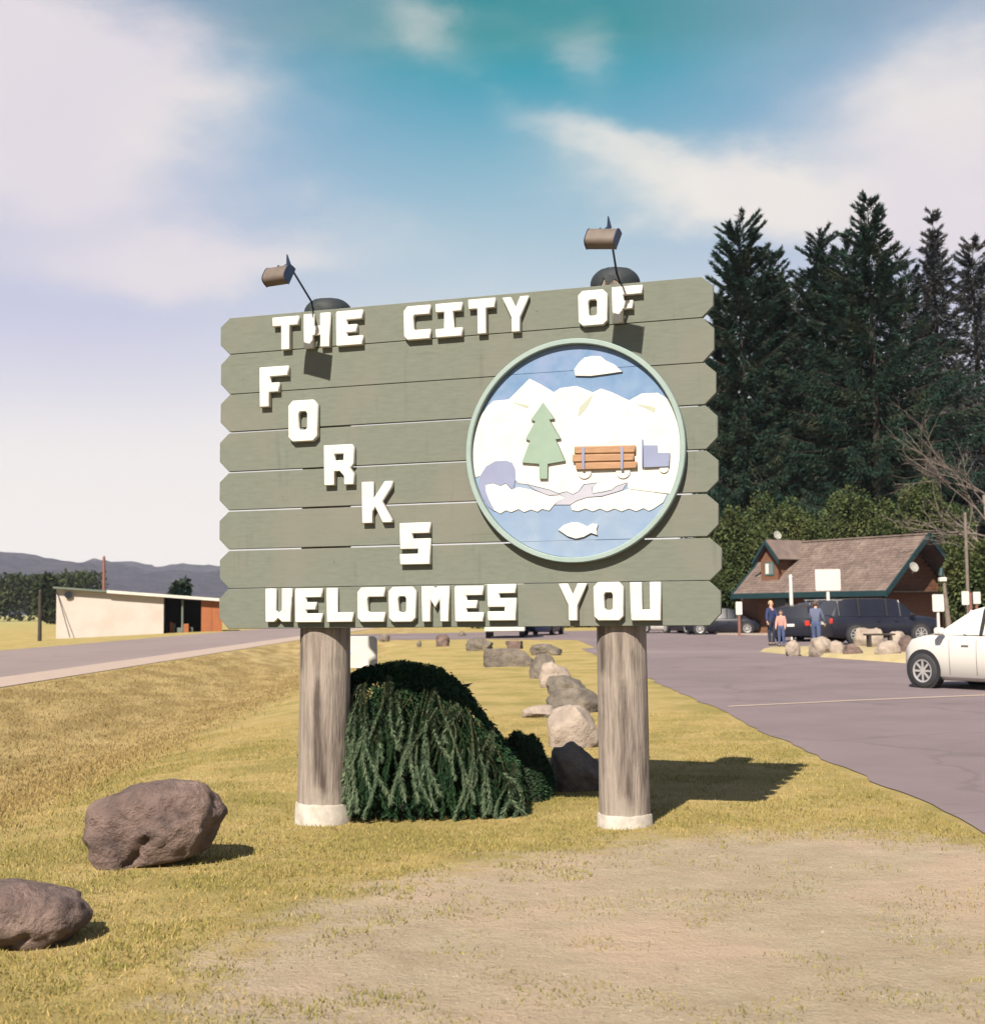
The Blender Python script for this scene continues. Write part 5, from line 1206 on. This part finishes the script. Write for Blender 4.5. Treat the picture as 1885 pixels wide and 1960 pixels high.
pp(1496, 1238, R(-20), 1.42, 'pale', 'jeans', 'hair', 'smaller person in pale reddish top and blue jeans beside the navy one', arms=((.22, .0), (.22, .0)), stride=.04)
pp(1563, 1243, R(150), 1.76, 'grey', 'jeans', 'hair', 'person in grey blue jacket standing at the rear of the black SUV', arms=((.15, .05), (.2, .05)), stride=.10)

# ------------------------------------------------------------------ grass, tufts and gravel
rs = np.random.RandomState(4)
def gmask(x, y):
    r_ = math.hypot((x-1.75)/3.05, (y-5.6)/3.75)+fbm(x*1.3, y*1.3, 3.1)*.16
    return r_
def blades(name, n, xr, yr, hmin, hmax, wd, m, keep, label, seed):
    r_ = np.random.RandomState(seed); V = np.zeros((n, 3, 3), dtype=np.float32); c = 0; tries = 0
    while c < n and tries < n*5:
        tries += 1
        y = yr[0]+(yr[1]-yr[0])*r_.rand()**1.3; lim = y*.40+.6
        x = r_.uniform(max(xr[0], -lim), min(xr[1], lim))
        if not keep(x, y): continue
        z = gz(x, y); h = r_.uniform(hmin, hmax); a = r_.uniform(0, 6.283); w_ = wd*(.6+.8*r_.rand()); lx, ly = r_.normal(0, h*.55, 2)
        V[c, 0] = (x-math.cos(a)*w_, y-math.sin(a)*w_, z-.003); V[c, 1] = (x+math.cos(a)*w_, y+math.sin(a)*w_, z-.003); V[c, 2] = (x+lx, y+ly, z+h); c += 1
    V = V[:c].reshape(-1, 3); o = raw(name, V, np.arange(c*3).reshape(-1, 3), m); tag(o, label, 'grass', kind='stuff'); return o
M['bladey'] = mat('dry_grass_blade', (.33, .25, .095), (.26, .195, .072), 1.2, .9, island=.25, spec=.1, trans=.2)
M['bladeg'] = mat('green_grass_blade', (.155, .150, .042), (.22, .19, .060), 1.0, .9, island=.3, spec=.1, trans=.2)
M['bladeb'] = mat('brown_grass_blade', (.27, .20, .085), (.18, .13, .055), .8, .9, island=.25, spec=.1, trans=.2)
lawn = lambda x, y: x < 3.35 and gmask(x, y) > .93+rnd.random()*.2
blades('lawn_grass', 90000, (-8, 3.4), (4.4, 20), .010, .028, .0035, M['bladey'], lawn, 'short dry yellow grass of the lawn round the sign', 1)
blades('green_grass', 50000, (-5, 3.4), (4.4, 17), .010, .030, .0035, M['bladeg'], lambda x, y: lawn(x, y) and (fbm(x*.9+4, y*.9) > .05 or (8.9 < y < 10.2 and rnd.random() < .8)), 'greener grass patches near the posts and shrub', 2)
blades('sparse_grass', 9000, (-3, 3.8), (4.4, 9.3), .008, .022, .0035, M['bladeg'], lambda x, y: gmask(x, y) < 1.05 and fbm(x*1.6+9, y*1.6+2, 1.) > .12-.25*max(0, .2-x), 'sparse tufts of grass on the bare trodden dirt', 3)
blades('bank_grass', 50000, (-10.5, -3.6), (9, 50), .02, .06, .008, M['bladeb'], lambda x, y: rnd.random() < min(1, 20/y+.25)*smooth01((-3.6-x)/3.2), 'long dry brown grass on the bank of the roadside ditch', 5)
blades('weed_tufts', 14000, (-4, 3.3), (4.4, 12), .010, .032, .0045, M['bladeg'], lambda x, y: (gmask(x, y) > .72 and x < .6 and fbm(x*2.3+1.7, y*2.3, 7.) > .30) or (gmask(x, y) > .85 and fbm(x*5+11, y*5, 2.) > .50), 'darker weed tufts scattered over lawn and dirt', 8)
# gravel: joined, nobody could count it
n = 7000; V = []; Fc = []
for i in range(n):
    y = 4.5+5.2*rnd.random(); x = rnd.uniform(-1.6, 3.9)
    if gmask(x, y) > 1.0: continue
    s_ = rnd.uniform(.002, .0055)*(2.0 if rnd.random() < .03 else 1); z = gz(x, y); b_ = len(V)
    V += [(x-s_, y-s_*.8, z), (x+s_, y-s_, z), (x+s_*.8, y+s_, z), (x-s_, y+s_*.9, z), (x+s_*rnd.uniform(-.4, .4), y, z+s_*1.1)]
    Fc += [(b_, b_+1, b_+4), (b_+1, b_+2, b_+4), (b_+2, b_+3, b_+4), (b_+3, b_, b_+4)]
M['gravel'] = mat('gravel_stone', (0.23, 0.189, 0.139), (0.123, 0.0984, 0.0779), 3, .9, island=.4)
tag(raw('gravel', V, Fc, M['gravel']), 'fine gravel scattered over the bare dirt in front of the sign', 'gravel', kind='stuff')

# ------------------------------------------------------------------ air
hm = bpy.data.materials.new('haze_air'); hm.use_nodes = True; t = hm.node_tree; t.nodes.clear()
pv = t.nodes.new('ShaderNodeVolumePrincipled'); pv.inputs['Color'].default_value = (.80, .84, .95, 1); pv.inputs['Density'].default_value = .00008; pv.inputs['Anisotropy'].default_value = .1
ou = t.nodes.new('ShaderNodeOutputMaterial'); lk(t, pv.outputs[0], ou.inputs['Volume'])
bm = bmesh.new(); box(bm, -4600, 4600, -400, 4700, -3.5, 330); bmesh.ops.recalc_face_normals(bm, faces=bm.faces[:])
tag(bm_obj('haze', bm, hm), kind='stuff')
